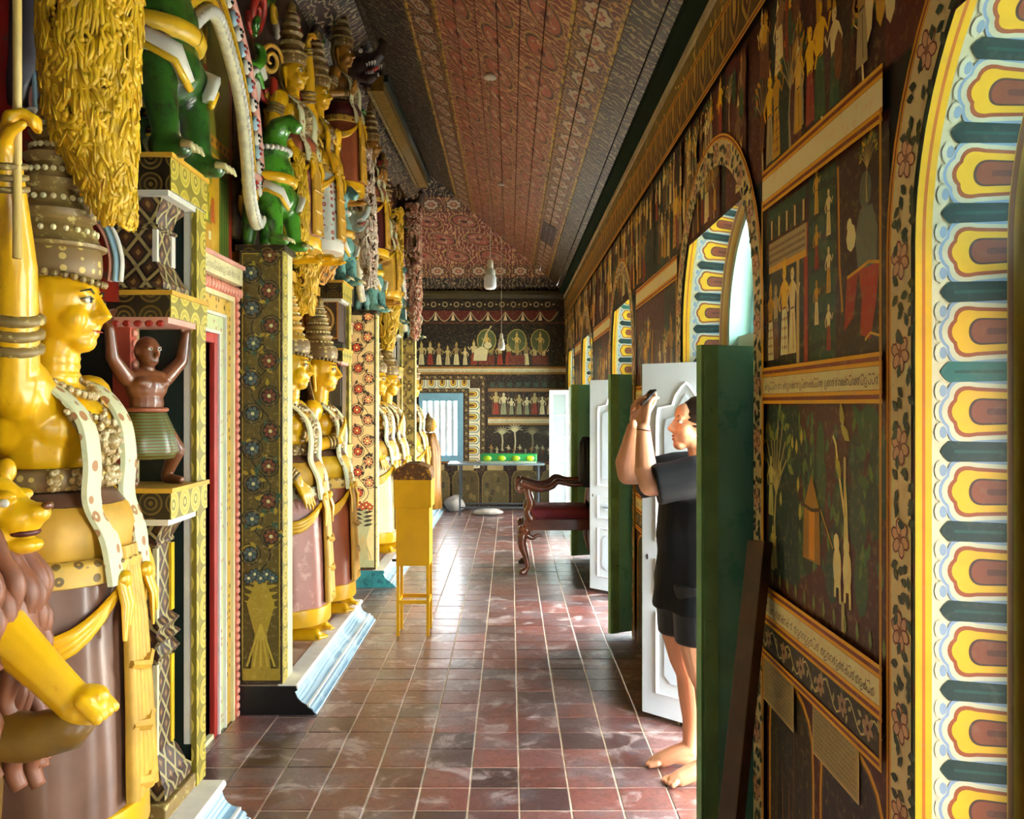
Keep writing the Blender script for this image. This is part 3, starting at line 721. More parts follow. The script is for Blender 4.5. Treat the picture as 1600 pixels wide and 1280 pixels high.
for k in range(9):                                        # swags with tassels
    u = XL+.12+k*.26; P.poly([(u, 2.95)]+[(u+.26*q/8, 2.93-.14*math.sin(PI*q/8)) for q in range(9)]+[(u+.26, 2.95)], '#4a1510'); P.stroke([(u+.26*q/8, 2.93-.14*math.sin(PI*q/8)) for q in range(9)], .014, '#8f8058'); P.poly([(u-.03, 2.80), (u+.03, 2.80), (u, 2.92)], '#b3a684')
P.rect(XL, XR, 2.755, 2.775, '#4c2414')
rr = random.Random(21)
for k in range(16):
    u = XL+.3+k*.13; h = rr.uniform(.26, .42); P.person(u, 2.14, h, rr.choice(['#8f7f4e', '#a89868', '#6f5a34']), rr.choice(['#6a2114', '#8d8058', '#3d4a30', '#a59a70']), '#8f7a34', flip=rr.choice([1, -1]))
for u in (-.35, .1, .45): P.ell(u, 2.5, .14, .17, '#3c4426', 12); P.ring(u, 2.5, .14, .17, .014, '#8c7c40'); P.person(u, 2.32, .3, '#a88f4c', '#7c6a38', '#a88f4c'); P.rect(u-.12, u+.12, 2.14, 2.28, '#4c1a10')
P.poly([(-.55, 2.2), (-.35, 2.2), (-.33, 2.36), (-.42, 2.42), (-.53, 2.36)], '#b0a57c'); P.stroke([(-.52, 2.2), (-.52, 2.3)], .03, '#b0a57c'); P.ell(-.33, 2.43, .06, .05, '#b0a57c', 8); P.stroke([(-.42, 2.4), (-.36, 2.6), (-.28, 2.72)], .018, '#a09668')
P.rect(XL, XR, 2.03, 2.085, '#a89f80'); bandline(P, XL, XR, 2.10, .012, '#8a6a28'); bandline(P, XL, XR, 2.012, .012, '#8a6a28'); P.script(XL+.3, XR-.05, 2.04, .028, '#3c3020', 9)
# petal border round the window
def petals(P, u0, u1, v0, v1, horiz, flip):
    n = int(abs((u1-u0) if horiz else (v1-v0))/.15); P.rect(u0, u1, v0, v1, '#b4ad95')
    for k in range(n):
        if horiz: c = u0+(u1-u0)*(k+.5)/n; f = lambda a, d: (c+a, v0+(v1-v0)*d)
        else: c = v0+(v1-v0)*(k+.5)/n; f = (lambda a, d: (u0+(u1-u0)*(d if not flip else 1-d), c+a))
        for (w, d0, col) in ((.066, .05, '#2c5a58'), (.055, .12, '#c2b89c'), (.042, .25, '#5c4a1e'), (.033, .32, '#a58420'), (.018, .5, '#4a2818')):
            P.poly([f(-w, 1), f(-w, d0+.2), f(-w*.5, d0), f(w*.5, d0), f(w, d0+.2), f(w, 1)], col)
P.rect(XL, WX1+.33, 1.72, 1.985, '#2a1c10'); P.rect(WX1, WX1+.33, .55, 1.985, '#2a1c10')
P.vine(XL, WX1+.33, 1.925, 1.98, None, '#6a5a34', '#8a7650', '#3a1a10', '#6a6038', True, 5, .12); P.vine(WX1+.27, WX1+.325, .6, 1.92, None, '#6a5a34', '#8a7650', '#3a1a10', '#6a6038', False, 6, .12)
P.vine(XL, WX1+.06, 1.73, 1.785, None, '#6a5a34', '#8a7650', '#3a1a10', '#6a6038', True, 7, .12); P.vine(WX1+.02, WX1+.075, .6, 1.75, None, '#6a5a34', '#8a7650', '#3a1a10', '#6a6038', False, 8, .12)
petals(P, XL, WX1+.1, 1.79, 1.915, True, False); petals(P, WX1+.09, WX1+.25, .60, 1.79, False, True)
# scenes right of the window
P.rect(-.33, XR, 1.36, 1.93, '#1b120d')
for k in range(10): u = -.26+k*.115; P.rect(u-.005, u+.005, 1.4, 1.72, '#5a3418'); P.person(u+.05, 1.40, rr.uniform(.26, .36), rr.choice(['#a39a78', '#8a7a4c', '#7c5a30']), rr.choice(['#a59c7c', '#6b2012', '#6a6a50']), flip=rr.choice([1, -1]))
P.rect(-.33, XR, 1.74, 1.79, '#6a4a28')
for k in range(9): P.rect(-.3+k*.13, -.23+k*.13, 1.81, 1.88, '#243024')
P.rect(-.33, XR, 1.27, 1.335, '#a09678'); bandline(P, -.33, XR, 1.35, .01, '#8a6a28'); bandline(P, -.33, XR, 1.255, .01, '#8a6a28'); P.script(-.3, XR-.03, 1.285, .03, '#3c3020', 19)
P.rect(-.33, XR, .78, 1.24, '#1a110c')
for (u, h, c) in ((-.12, .40, '#8f8a68'), (.07, .46, '#a8a284'), (.33, .40, '#6c6648'), (.6, .36, '#4c4c34')):
    P.stroke([(u, .86), (u+.01, 1.0), (u, .86+h*.62)], .022, c)
    for q in range(8): a = PI*(.05+.9*q/7); e = (u+.13*math.cos(a), .86+h*.62+.12*math.sin(a)); P.stroke([(u, .86+h*.6), ((u+e[0])/2, (.86+h*.62+e[1])/2+.03), e], .02, c, True)
for k in range(13): P.person(-.28+k*.085, .80, rr.uniform(.10, .17), rr.choice(['#8f8a68', '#7c5a30', '#a59c7c']), rr.choice(['#a59c7c', '#4c1c10', '#5c5a40']))
P.rect(-.33, XR, .70, .77, '#26180e'); bandline(P, XL, XR, .685, .012, '#5a4420')
for k in range(5):
    u = -1.30+k*.44; P.poly([(u, .06), (u+.40, .06), (u+.40, .45), (u+.36, .55), (u+.2, .59), (u+.04, .55), (u, .45)], '#5c4a24'); P.poly([(u+.015, .07), (u+.385, .07), (u+.385, .45), (u+.345, .54), (u+.2, .575), (u+.055, .54), (u+.015, .45)], '#3a3016' if k % 2 else '#463c20'); P.rect(u+.08, u+.32, .57, .655, '#7a6a44')
    for q in range(12): P.ell(u+.06+.28*rr.random(), .12+.38*rr.random(), .03, .05, rr.choice(['#4c4020', '#2c2412', '#584a26']), 8)
P.done('painted_scenes', PM, wall_b)
WB = mat('window_paint_blue', '#7fb2c4', .45, var=.08)
mb = MB()
for (x0, x1, z0, z1) in ((WX0, WX0+.06, WZ0, WZ1), (WX1-.09, WX1, WZ0, WZ1), (WX0+.06, WX1-.09, WZ1-.12, WZ1), (WX0+.06, WX1-.09, WZ0, WZ0+.09)): mb.box(x0, x1, YF-.012, YF+.10, z0, z1)
win = struct('window_7', mb, WB, bevel=.006)
WBAR = mat('window_bar_white', '#dfe8ea', .45, var=.04)
for k in range(5): x = WX0+.095+k*.095; obj('bar', MB().box(x, x+.046, YF+.04, YF+.066, WZ0+.08, WZ1-.1), WBAR, win)
# outside: pale yard
struct('ground_outside', MB().poly([(XR+.7, -40, -.12), (60, -40, -.12), (60, 60, -.12), (XR+.7, 60, -.12)]).poly([(-30, YF+.4, -.12), (XR+.7, YF+.4, -.12), (XR+.7, 60, -.12), (-30, 60, -.12)]), mat('pale_yard', '#cfcabd', .9, var=.08), fix=False)
# ------------------------------------------------------------------ carved figures
FS = bpy.data.scenes.new('workbench')
def fuse(mb, name, voxel=.008, smooth=3, dec=None, rough=0.0):
    """weld overlapping volumes into one continuous surface"""
    me = mb.mesh('tmp'); bm = bmesh.new(); bm.from_mesh(me); bmesh.ops.recalc_face_normals(bm, faces=bm.faces); bm.to_mesh(me); bm.free()
    o = bpy.data.objects.new('tmp', me); FS.collection.objects.link(o)
    m = o.modifiers.new('r', 'REMESH'); m.mode = 'VOXEL'; m.voxel_size = voxel
    if smooth: s = o.modifiers.new('s', 'SMOOTH'); s.factor = .5; s.iterations = smooth
    if dec: d = o.modifiers.new('d', 'DECIMATE'); d.ratio = dec
    FS.view_layers[0].update(); dg = FS.view_layers[0].depsgraph; out = bpy.data.meshes.new_from_object(o.evaluated_get(dg)); out.name = name
    bpy.data.objects.remove(o); bpy.data.meshes.remove(me)
    out.polygons.foreach_set('use_smooth', [True]*len(out.polygons)); return out
def hand(mb, wrist, d, n, L, curl=.5, spread=.25, side=1, thumb=True, fr=None):
    """palm and five fingers; d points to the fingertips, n out of the back of the hand, side: thumb on d x n side"""
    d = Vector(d).normalized(); n = Vector(n); n = (n-d*n.dot(d)).normalized(); s = d.cross(n)*side; w = Vector(wrist); r = fr or L*.052
    pl = L*.5
    for k in range(4): 
        o = (1.5-k)*.235*L*.62; mb.capsule(w+s*o*.55, r*1.5, w+d*pl+s*o, r*1.35, 8)
    for k, fl in enumerate((.44, .5, .46, .36)):
        o = (1.5-k)*.235*L*.62; p = w+d*pl+s*o; dr = (d+s*spread*(1.5-k)*.25).normalized()
        for j, sg in enumerate((.42, .32, .26)):
            a = curl*(.55+.5*j) ; dr2 = (dr*math.cos(a)-n*math.sin(a)).normalized(); q = p+dr2*fl*L*sg; mb.capsule(p, r*(1.12-.1*j), q, r*(1.0-.12*j), 7); p = q
    if thumb:
        p = w+d*pl*.3+s*.3*L*.62; dr = (d*.55+s*.8-n*.25*curl).normalized(); q = p+dr*.24*L; mb.capsule(p, r*1.5, q, r*1.2, 8); q2 = q+(d*.8+s*.35-n*.5*curl).normalized()*.2*L; mb.capsule(q, r*1.15, q2, r*.95, 8)

GOLD = mat('gilded_yellow', '#d8a40a', .34, var=.16, scale=5, col2='#b8800c', amt=-.15, coat=.25, bump=.06, bscale=30)
GOLD2 = mat('carved_gold', '#cca218', .38, var=.25, scale=10)
OCHRE = mat('ochre_paint', '#bd8f28', .5, var=.22, scale=9)
BROWN = mat('brown_cloth_paint', '#6b4a38', .38, var=.25, scale=6, coat=.2)
MAUVE = mat('mauve_cloth_paint', '#a06a5c', .42, var=.15, scale=6, col2='#b98a78', amt=.3)
RUST = mat('rust_cloth_paint', '#8f4a2a', .42, var=.2, scale=6)
CREAM = mat('cream_sash_paint', '#d9cf9c', .5, var=.12, scale=10)
WHITE = mat('white_paint', '#dcd9cc', .5, var=.1, scale=12)
PINK = mat('pink_paint', '#cf9484', .5, var=.12)
REDP = mat('red_paint', '#9a2214', .45, var=.15)
DRED = mat('deep_red_paint', '#4c120e', .5, var=.25)
BLUEP = mat('pale_blue_paint', '#8fb0c0', .5, var=.12)
GREENP = mat('green_glaze', '#3f7d1c', .28, var=.3, scale=8, col2='#1f4a14', amt=.4, coat=.4)
TEALG = mat('teal_scale_paint', '#5f8f86', .4, var=.25, scale=14, col2='#2c4a48', amt=.3)
BLACKP = mat('black_paint', '#0c0c0e', .4, var=.2)
DKBRN = mat('dark_brown_skin', '#6a3c1e', .35, var=.2, scale=8, coat=.3)
OLIVE = mat('weathered_bronze_paint', '#7c6434', .45, var=.25, scale=12, col2='#c2b070', amt=.25)
JEWEL = mat('dull_jewel_paint', '#9a7f4c', .45, var=.3, scale=30, col2='#d8cda2', amt=.4)
DKGRN = mat('dark_green_paint', '#12241e', .45, var=.2)
def dotted(name, ground, dot, sc=14, r=.30):
    if name in MATS: return MATS[name]
    t = NT(name); v = t.n('ShaderNodeTexVoronoi'); t.L(t.obco(), v.inputs['Vector']); v.inputs['Scale'].default_value = sc; v.inputs['Randomness'].default_value = .35
    c = t.mix(t.step(v.outputs['Distance'], r+.06, r), lin(ground), lin(dot)); c = t.mix(t.step(v.outputs['Distance'], r*.35, r*.28), c, lin(ground))
    n = t.noise(t.pos(), 20, 3); c = t.mix(t.math('MULTIPLY', t.step(n, .55, .75), .3), c, lin('#8a8a58'))
    t.L(c, t.b.inputs['Base Color']); t.b.inputs['Roughness'].default_value = .5; MATS[name] = t.m; return t.m
SASH = dotted('dotted_sash', '#cfd0a4', '#9a6a3c', 21, .33)
SASHW = dotted('white_dotted_sash', '#d2dcd4', '#9a4a3c', 15, .3)
BANDG = dotted('dotted_gold_band', '#c9a040', '#6a5020', 26, .32)
BANDB = dotted('dotted_brown_band', '#7a6038', '#c9b060', 30, .28)

def torso(mb, pose):
    B = lambda c, r: mb.ball(c, r, 14, 10)
    B((0, 0, .93), (.15, .18, .16)); B((-.005, 0, 1.10), (.125, .155, .14)); B((.0, 0, 1.27), (.145, .19, .17)); B((.045, -.085, 1.315), (.095, .10, .085)); B((.045, .085, 1.315), (.095, .10, .085)); B((-.01, 0, 1.39), (.10, .20, .075))
    for s in (-1, 1): B((0, s*.205, 1.405), (.078, .07, .072))
    mb.capsule((-.01, 0, 1.40), .075, (.012, 0, 1.58), .064, 14)
    for z in (1.47, 1.495, 1.52): mb.lathe([(.058, -.008), (.071, 0), (.058, .008)], (.006, 0, z), 14)
    # head
    B((.015, 0, 1.70), (.118, .098, .13)); B((.045, 0, 1.625), (.088, .08, .075)); B((.085, 0, 1.568), (.04, .045, .032))
    for s in (-1, 1): B((.078, s*.05, 1.635), (.045, .034, .045)); B((.098, s*.042, 1.715), (.026, .036, .012))
    mb.tube([(.118, 0, 1.715), (.14, 0, 1.675), (.158, 0, 1.645), (.135, 0, 1.632)], [.013, .016, .019, .016], 8); 
    for s in (-1, 1): B((.132, s*.018, 1.64), (.016, .013, .011))
    B((.118, 0, 1.607), (.020, .034, .0085)); B((.116, 0, 1.590), (.019, .028, .0095))
    for s in (-1, 1):
        mb.tube([(-.01, s*.098, 1.72), (-.015, s*.106, 1.69), (-.005, s*.106, 1.64), (.0, s*.10, 1.58), (.0, s*.098, 1.53)], [.016, .02, .016, .012, .014], 8)
    arms = {'up': [(0, -.215, 1.42), (.055, -.30, 1.75), (.075, -.385, 2.03)], 'down': [(0, -.225, 1.41), (-.03, -.285, 1.14), (.12, -.245, .98)], 'chest': [(0, -.225, 1.41), (-.02, -.29, 1.15), (.17, -.13, 1.20)]}
    for s, k in ((-1, pose[0]), (1, pose[1])):
        p = [Vector((a, -b*s if s == 1 else b, c)) for a, b, c in arms[k]]
        if s == 1: p = [Vector((a, -b, c)) for a, b, c in arms[k]]
        mb.capsule(p[0], .068, p[1], .052, 12); mb.capsule(p[1], .052, p[2], .036, 12)
        dr = (p[2]-p[1]).normalized()
        if k == 'up': mb.capsule((0, s*.10, 1.33), .10, (.01, s*.20, 1.44), .078, 12); mb.capsule((-.05, s*.14, 1.30), .07, (.01, s*.215, 1.46), .066, 12)
        if k == 'up': hand(mb, p[2], (.25, 0, 1), (-1, s*.3, 0), .17, 1.75, .1, -s, True, .0135)
        elif k == 'down': hand(mb, p[2], (.55, 0, -.85), (.8, s*.3, .5), .19, .25, .3, s, True, .0115)
        else: hand(mb, p[2], (.3, -s*.5, .8), (.9, 0, -.3), .18, .35, .2, -s, True, .0115)
BODY = {}
def body_mesh(pose, vox=.007):
    if pose not in BODY:
        mb = MB(); torso(mb, pose); BODY[pose] = fuse(mb, 'body', vox, 2)
    return BODY[pose]
def smooth_path(pts, n=8):
    out = []; P = [Vector(p) for p in pts]
    for i in range(len(P)-1):
        p0, p1, p2, p3 = P[max(0, i-1)], P[i], P[i+1], P[min(len(P)-1, i+2)]
        for k in range(n):
            t = k/n; out.append(.5*((2*p1)+(p2-p0)*t+(2*p0-5*p1+4*p2-p3)*t*t+(3*p1-p0-3*p2+p3)*t**3))
    return out+[P[-1]]
def ellring(z, a, b, cx=0, n=26, t0=0, t1=2*PI): return [(cx+a*math.cos(t0+(t1-t0)*k/n), b*math.sin(t0+(t1-t0)*k/n), z) for k in range(n+1)]
def robe(prof, n=56, pleats=0, depth=.0, cx=0, front=False):
    """closed draped column; prof rows (z, a, b, cx); pleats ripple the surface"""
    mb = MB(); n0 = 0
    for (z, a, b, c) in prof:
        ring = []
        for k in range(n):
            t = 2*PI*k/n; w = depth*(math.sin(pleats*t+z*1.3))*(1 if not front else max(0, math.cos(t))**2)
            ring.append((c+(a+w)*math.cos(t), (b+w)*math.sin(t), z))
        mb.addv(ring)
    for i in range(len(prof)-1):
        for k in range(n): a, b = i*n+k, i*n+(k+1) % n; mb.face((a, b, b+n, a+n))
    mb.face(list(range(n))[::-1]); m = (len(prof)-1)*n; mb.face([m+k for k in range(n)])
    return mb
PARTS = {}
def guardian_parts():
    """meshes shared by the crowned guardian figures, in the figure's own frame (faces +x, 1.8 m without crown)"""
    if PARTS: return PARTS
    D = PARTS
    D['skirt'] = (robe([(.17, .235, .265, .02), (.3, .232, .262, .02), (.5, .222, .252, .02), (.7, .214, .244, .015), (.85, .212, .24, .01), (.97, .20, .222, 0)], 56, 9, .006), BROWN)
    D['skirt_hem'] = (robe([(.10, .238, .268, .02), (.11, .245, .275, .02), (.20, .243, .273, .02), (.205, .236, .266, .02)], 48), GOLD)
    D['waist_wrap'] = (robe([(.93, .205, .225, 0), (.95, .218, .238, 0), (1.02, .222, .24, 0), (1.08, .20, .215, 0), (1.10, .18, .195, 0)], 48, 18, .004), OCHRE)
    D['waist_band'] = (robe([(1.085, .188, .203, 0), (1.09, .196, .21, 0), (1.125, .165, .18, 0), (1.13, .15, .165, 0)], 48), BROWN)
    D['hip_band'] = (robe([(.865, .222, .248, .005), (.87, .236, .262, .005), (.925, .238, .263, .005), (.94, .226, .25, 0)], 48), BANDG)
    mb = MB()                                            # jewelled belt with rosettes
    mb.tube(ellring(1.165, .148, .172), .022, 8, False, 1.5); D['belt'] = (mb, BANDB)
    mb = MB()
    for k in range(-3, 4):
        t = k*.34; c = (.165*math.cos(t), .19*math.sin(t), 1.165)
        mb.ball(c, .02, 8, 6)
        for q in range(6): a = 2*PI*q/6; mb.ball((c[0], c[1]+.024*math.cos(a), c[2]+.024*math.sin(a)), .0115, 6, 4)
    D['belt_rosettes'] = (mb, JEWEL)
    mb = MB()                                            # necklaces
    for (z, a, b, dz, r) in ((1.455, .088, .10, .05, .014), (1.43, .108, .125, .09, .012), (1.405, .128, .15, .13, .016)):
        pts = [(.02+a*math.cos(t)*1.08, b*math.sin(t), z-dz*max(0, math.cos(t))**1.3) for t in [2*PI*k/30 for k in range(31)]]
        for p in pts[:-1]: mb.ball(p, r, 6, 5)
    D['necklace'] = (mb, JEWEL)
    mb = MB(); rr = random.Random(2)                     # breast jewel and garlands
    for k in range(22): a = 2*PI*k/11; q = .03+.03*(k//11); mb.ball((.168-.1*q, q*math.cos(a)*1.3, 1.27+q*math.sin(a)), .014, 6, 5)
    mb.ball((.172, 0, 1.27), .028, 8, 6)
    for s in (-1, 1):
        for k in range(16): t = k/15; mb.ball((.125+.035*math.sin(PI*t), s*(.17-.15*t), 1.36-.17*t-.03*math.sin(PI*t)), .012, 6, 4)
    D['breast_ornament'] = (mb, JEWEL)
    for s, nm in ((-1, 'shoulder_sash'), (1, 'shoulder_sash_far')):
        mb = MB(); pts = [(-.10, s*.13, 1.36), (-.04, s*.15, 1.455), (.06, s*.145, 1.435), (.145, s*.125, 1.34), (.168, s*.12, 1.22), (.165, s*.115, 1.10), (.205, s*.10, 1.0), (.218, s*.09, .92), (.225, s*.085, .86)]
        n0 = len(mb.v); pts = [tuple(q) for q in smooth_path(pts, 6)]
        for i, p in enumerate(pts):
            w = .040+.012*i/len(pts); mb.addv([(p[0]-.002, p[1]-w, p[2]), (p[0]+.012, p[1]-w*.9, p[2]), (p[0]+.018, p[1], p[2]), (p[0]+.012, p[1]+w*.9, p[2]), (p[0]-.002, p[1]+w, p[2])])
        for i in range(len(pts)-1):
            for k in range(4): a = n0+i*5+k; mb.face((a, a+1, a+6, a+5))
        D[nm] = (mb, SASH)
    mb = MB()                                            # pleated fall down the front
    for k in range(5):
        y = (k-2)*.026; mb.tube([(.222, y*.6, .96), (.246, y*.9, .75), (.258, y*1.1, .5), (.268, y*1.35, .22)], [.016, .019, .021, .023], 8, True, .8)
    for (z, q) in ((.62, .02), (.44, .025), (.27, .028)): mb.tube([(.262, -.07, z), (.28, 0, z-.02), (.262, .07, z)], [q*.6, q*.8, q*.6], 6)
    D['front_pleats'] = (mb, OCHRE)
    mb = MB()                                            # hip swag with knots
    for s in (-1, 1):
        pts = [(.235*math.cos(t)+.01, s*.265*math.sin(t), .86-.16*math.sin(PI*(t-.25)/1.9)) for t in [.25+1.9*k/12 for k in range(13)]]
        for q, (dz, w) in enumerate(((0, .014), (.022, .016), (-.022, .013))): mb.tube([(a*1.0, b*1.0, c+dz*math.sin(PI*i/12)) for i, (a, b, c) in enumerate(pts)], [w*(.55+.6*math.sin(PI*k/12)) for k in range(13)], 8, True, 1.2)
        for dy, L_ in ((-.012, .17), (.014, .13)): mb.tube([(.24, s*.08+dy, .87), (.262, s*.09+dy, .80), (.262, s*.10+dy, .87-L_)], [.016, .018, .008], 8, True, .6)
        mb.ball((.245, s*.075, .872), (.022, .03, .026), 8, 6)
    D['hip_swag'] = (mb, GOLD)
    mb = MB()                                            # feet
    for s in (-1, 1):
        mb.capsule((.0, s*.095, .03), .045, (.20, s*.115, .03), .038, 10); mb.capsule((0, s*.095, .05), .05, (0, s*.09, .16), .05, 10)
        for k in range(5): mb.capsule((.22, s*(.115+(k-2)*.018), .028), .014, (.265-.012*abs(k-1), s*(.118+(k-2)*.02), .018), .012, 6)
    D['feet'] = (fuse(mb, 'feet', .008, 1), GOLD)
    mb = MB()
    for s in (-1, 1):
        for z in (.115, .14): mb.lathe([(.05, -.01), (.062, 0), (.05, .01)], (0, s*.092, z), 12)
    D['anklet'] = (mb, OLIVE)
    # crown: head band, fringe of hair, then diminishing tiers
    mb = MB().lathe([(.115, .0), (.125, .012), (.128, .035), (.126, .075), (.118, .09)], (.01, 0, 1.755), 24, 1.0, .87); D['crown_band'] = (mb, BANDB)
    mb = MB()
    for k in range(-8, 9): t = k*.2; mb.ball((.01+.132*math.cos(t), .117*math.sin(t), 1.752-.012*math.cos(t*2)), .0115, 6, 5)
    D['hair_fringe'] = (mb, OLIVE)
    pr = [(.125, .0)]; z = 0; tiers = [(.132, .10), (.105, .09), (.088, .08), (.07, .07), (.054, .06)]
    for r, h in tiers: pr += [(r+.014, z+.004), (r+.018, z+.014), (r, z+.022), (r*.86, z+h*.6), (r*.80, z+h*.85), (r*.9, z+h*.95)]; z += h
    pr += [(.05, z+.005), (.042, z+.02), (.046, z+.045), (.034, z+.075), (.012, z+.095), (.001, z+.10)]
    D['crown'] = (MB().lathe(pr, (.0, 0, 1.84), 24, 1, .92), OLIVE)
    z = 0
    for r, h in tiers:
        mb = MB()
        for k in range(22): t = 2*PI*k/22; mb.ball((r*.9*math.cos(t), r*.9*.92*math.sin(t), 1.84+z+h*.55), .0095, 6, 4)
        D['crown_beads#%d' % int(z*1000)] = (mb, CREAM); z += h
    mb = MB()
    for s in (-1, 1): mb.tube([(-.03, s*.105, 1.80), (-.05, s*.125, 1.74), (-.055, s*.13, 1.66), (-.04, s*.125, 1.58), (-.02, s*.125, 1.5), (.0, s*.14, 1.43)], [.03, .036, .036, .03, .026, .03], 8, True, .45)
    D['crown_flap'] = (mb, OLIVE)
    for s in (-1, 1): D['eye_white#%d' % s] = (MB().ball((.122, s*.043, 1.688), (.010, .021, .0095), 10, 8), WHITE); D['pupil#%d' % s] = (MB().ball((.1302, s*.041, 1.688), (.0042, .0085, .0078), 8, 6), BLACKP)
    for s in (-1, 1):
        mb = MB(); mb.tube([(.128, s*.016, 1.712), (.130, s*.04, 1.722), (.114, s*.072, 1.712)], [.0025, .0035, .0022], 6); mb.tube([(.128, s*.02, 1.695), (.1305, s*.043, 1.6995), (.112, s*.068, 1.690)], .0022, 5); D['eyebrow#%d' % s] = (mb, BLACKP)
    mb = MB().tube([(.132, -.03, 1.599), (.139, 0, 1.5985), (.132, .03, 1.599)], [.0015, .003, .0015], 6); D['lip_line'] = (mb, REDP)
    return D
SETS = {'full': None}
def guardian(name, label, loc, rz=0, scale=1.0, pose=('down', 'down'), recolor=None, skip=(), group='crowned guardian statues', skin=None, cat='statue', lite=False, crown=None):
    D = guardian_parts(); t = thing(name, label, cat, loc, rz, group); t.scale = (scale,)*3; recolor = recolor or {}
    def put(nm, me, m):
        if not isinstance(me, bpy.types.Mesh):
            mm = me.mesh(nm.split('#')[0]); bm = bmesh.new(); bm.from_mesh(mm); bmesh.ops.recalc_face_normals(bm, faces=bm.faces); bm.to_mesh(mm); bm.free()
            mm.polygons.foreach_set('use_smooth', [True]*len(mm.polygons)); mm.set_sharp_from_angle(angle=math.radians(50)); D[nm] = (mm, m); me = mm
        if not me.materials: me.materials.append(m)
        o = bpy.data.objects.new(nm.replace('_far', '').split('#')[0], me); COL.objects.link(o); o.parent = t
        if nm in recolor: o.material_slots[0].link = 'OBJECT'; o.material_slots[0].material = recolor[nm]
        return o
    b = body_mesh(pose); body = put('body', b, GOLD)
    if skin: body.material_slots[0].link = 'OBJECT'; body.material_slots[0].material = skin; recolor.setdefault('feet', skin)
    for nm in list(D.keys()):
        if nm in skip or (lite and nm.split('#')[0] in ('crown_beads', 'anklet', 'hair_fringe', 'lip_line', 'belt_rosettes')): continue
        me, m = D[nm]; o = put(nm, me, m)
        if nm.split('#')[0] in ('eye_white', 'pupil', 'eyebrow', 'lip_line'): o.parent = body
        if crown and nm.split('#')[0] in ('crown', 'crown_beads'): o.scale = (crown[0], crown[0], crown[1]); o.location.z = 1.84*(1-crown[1])
    # armlets on whichever pose
    arms = {'up': [(0, -.215, 1.42), (.055, -.30, 1.75), (.075, -.385, 2.03)], 'down': [(0, -.225, 1.41), (-.03, -.285, 1.14), (.12, -.245, .98)], 'chest': [(0, -.225, 1.41), (-.02, -.29, 1.15), (.17, -.13, 1.20)]}
    for s, k in ((1, pose[0]), (-1, pose[1])):
        p = [Vector((a, b*s, c)) for a, b, c in arms[k]]
        for nm, i, fs, q, rr_ in (('armlet', 0, (.35, .47, .59), .016, (.058, .075)), ('bracelet', 1, (.68, .78, .88), .010, (.036, .05))):
            key = '%s_%s_%d' % (nm, k, s)
            if key not in BODY:
                mb = MB(); d = (p[i+1]-p[i]).normalized()
                for f in fs: c = p[i].lerp(p[i+1], f); mb.tube([c-d*q, c-d*q*.5, c+d*q*.5, c+d*q], [rr_[0], rr_[1], rr_[1], rr_[0]], 14)
                me = mb.mesh(nm); me.materials.append(OLIVE); me.polygons.foreach_set('use_smooth', [True]*len(me.polygons)); BODY[key] = me
            o = bpy.data.objects.new(nm, BODY[key]); COL.objects.link(o); o.parent = t
    return t

# ------------------------------------------------------------------ guardian statues in the bays
LZ = .164
A = guardian('guardian_statue', 'large gilded guardian statue with tiered crown, raised arm gripping a staff, nearest the camera', (-1.37, 2.64, LZ+.005), 0, 1.0, ('up', 'down'), recolor={})
staff = MB().tube([(-.0, 0, 0), (0, 0, 1.4)], .011, 10).lathe([(.011, 0), (.03, .03), (.02, .08), (.001, .2)], (0, 0, 1.4), 10)
tag(obj('ceremonial_staff', staff, mat('pale_gold_rod', '#c2a860', .4), loc=(-1.262, 2.25, LZ+1.76), smooth=True), 'thin pale gold staff held upright in the raised fist of the nearest guardian statue', 'staff')
guardian('guardian_statue', 'gilded guardian statue just right of the dark flowered pillar, palm resting on its mauve skirt', (-1.335, 5.28, LZ), 0, .96, ('down', 'down'), recolor={'skirt': MAUVE, 'shoulder_sash': CREAM, 'hip_band': SASH, 'crown': OCHRE}, crown=(.84, .74))
guardian('guardian_statue', 'gilded guardian statue with rust skirt standing second behind the dark flowered pillar', (-1.30, 5.95, LZ), 0, .96, ('chest', 'down'), recolor={'skirt': RUST, 'waist_wrap': GOLD2}, crown=(.84, .74))
guardian('guardian_statue', 'small far gilded guardian statue beside the red flowered pillar, left of its twin', (-1.30, 8.35, LZ), -.15, .96, ('down', 'down'), recolor={'skirt': CREAM, 'hip_band': SASHW}, lite=True, crown=(.84, .74))
guardian('guardian_statue', 'small far gilded guardian statue behind the red flowered pillar, right of its twin', (-1.28, 9.05, LZ), -.1, .96, ('chest', 'down'), recolor={'skirt': MAUVE}, lite=True, crown=(.84, .74))
guardian('guardian_statue', 'pale sash edge of a guardian statue cut off by the left border of the photo', (-1.345, 1.70, LZ), .05, .95, ('down', 'down'), recolor={'shoulder_sash': SASHW, 'shoulder_sash_far': SASHW, 'skirt': CREAM})
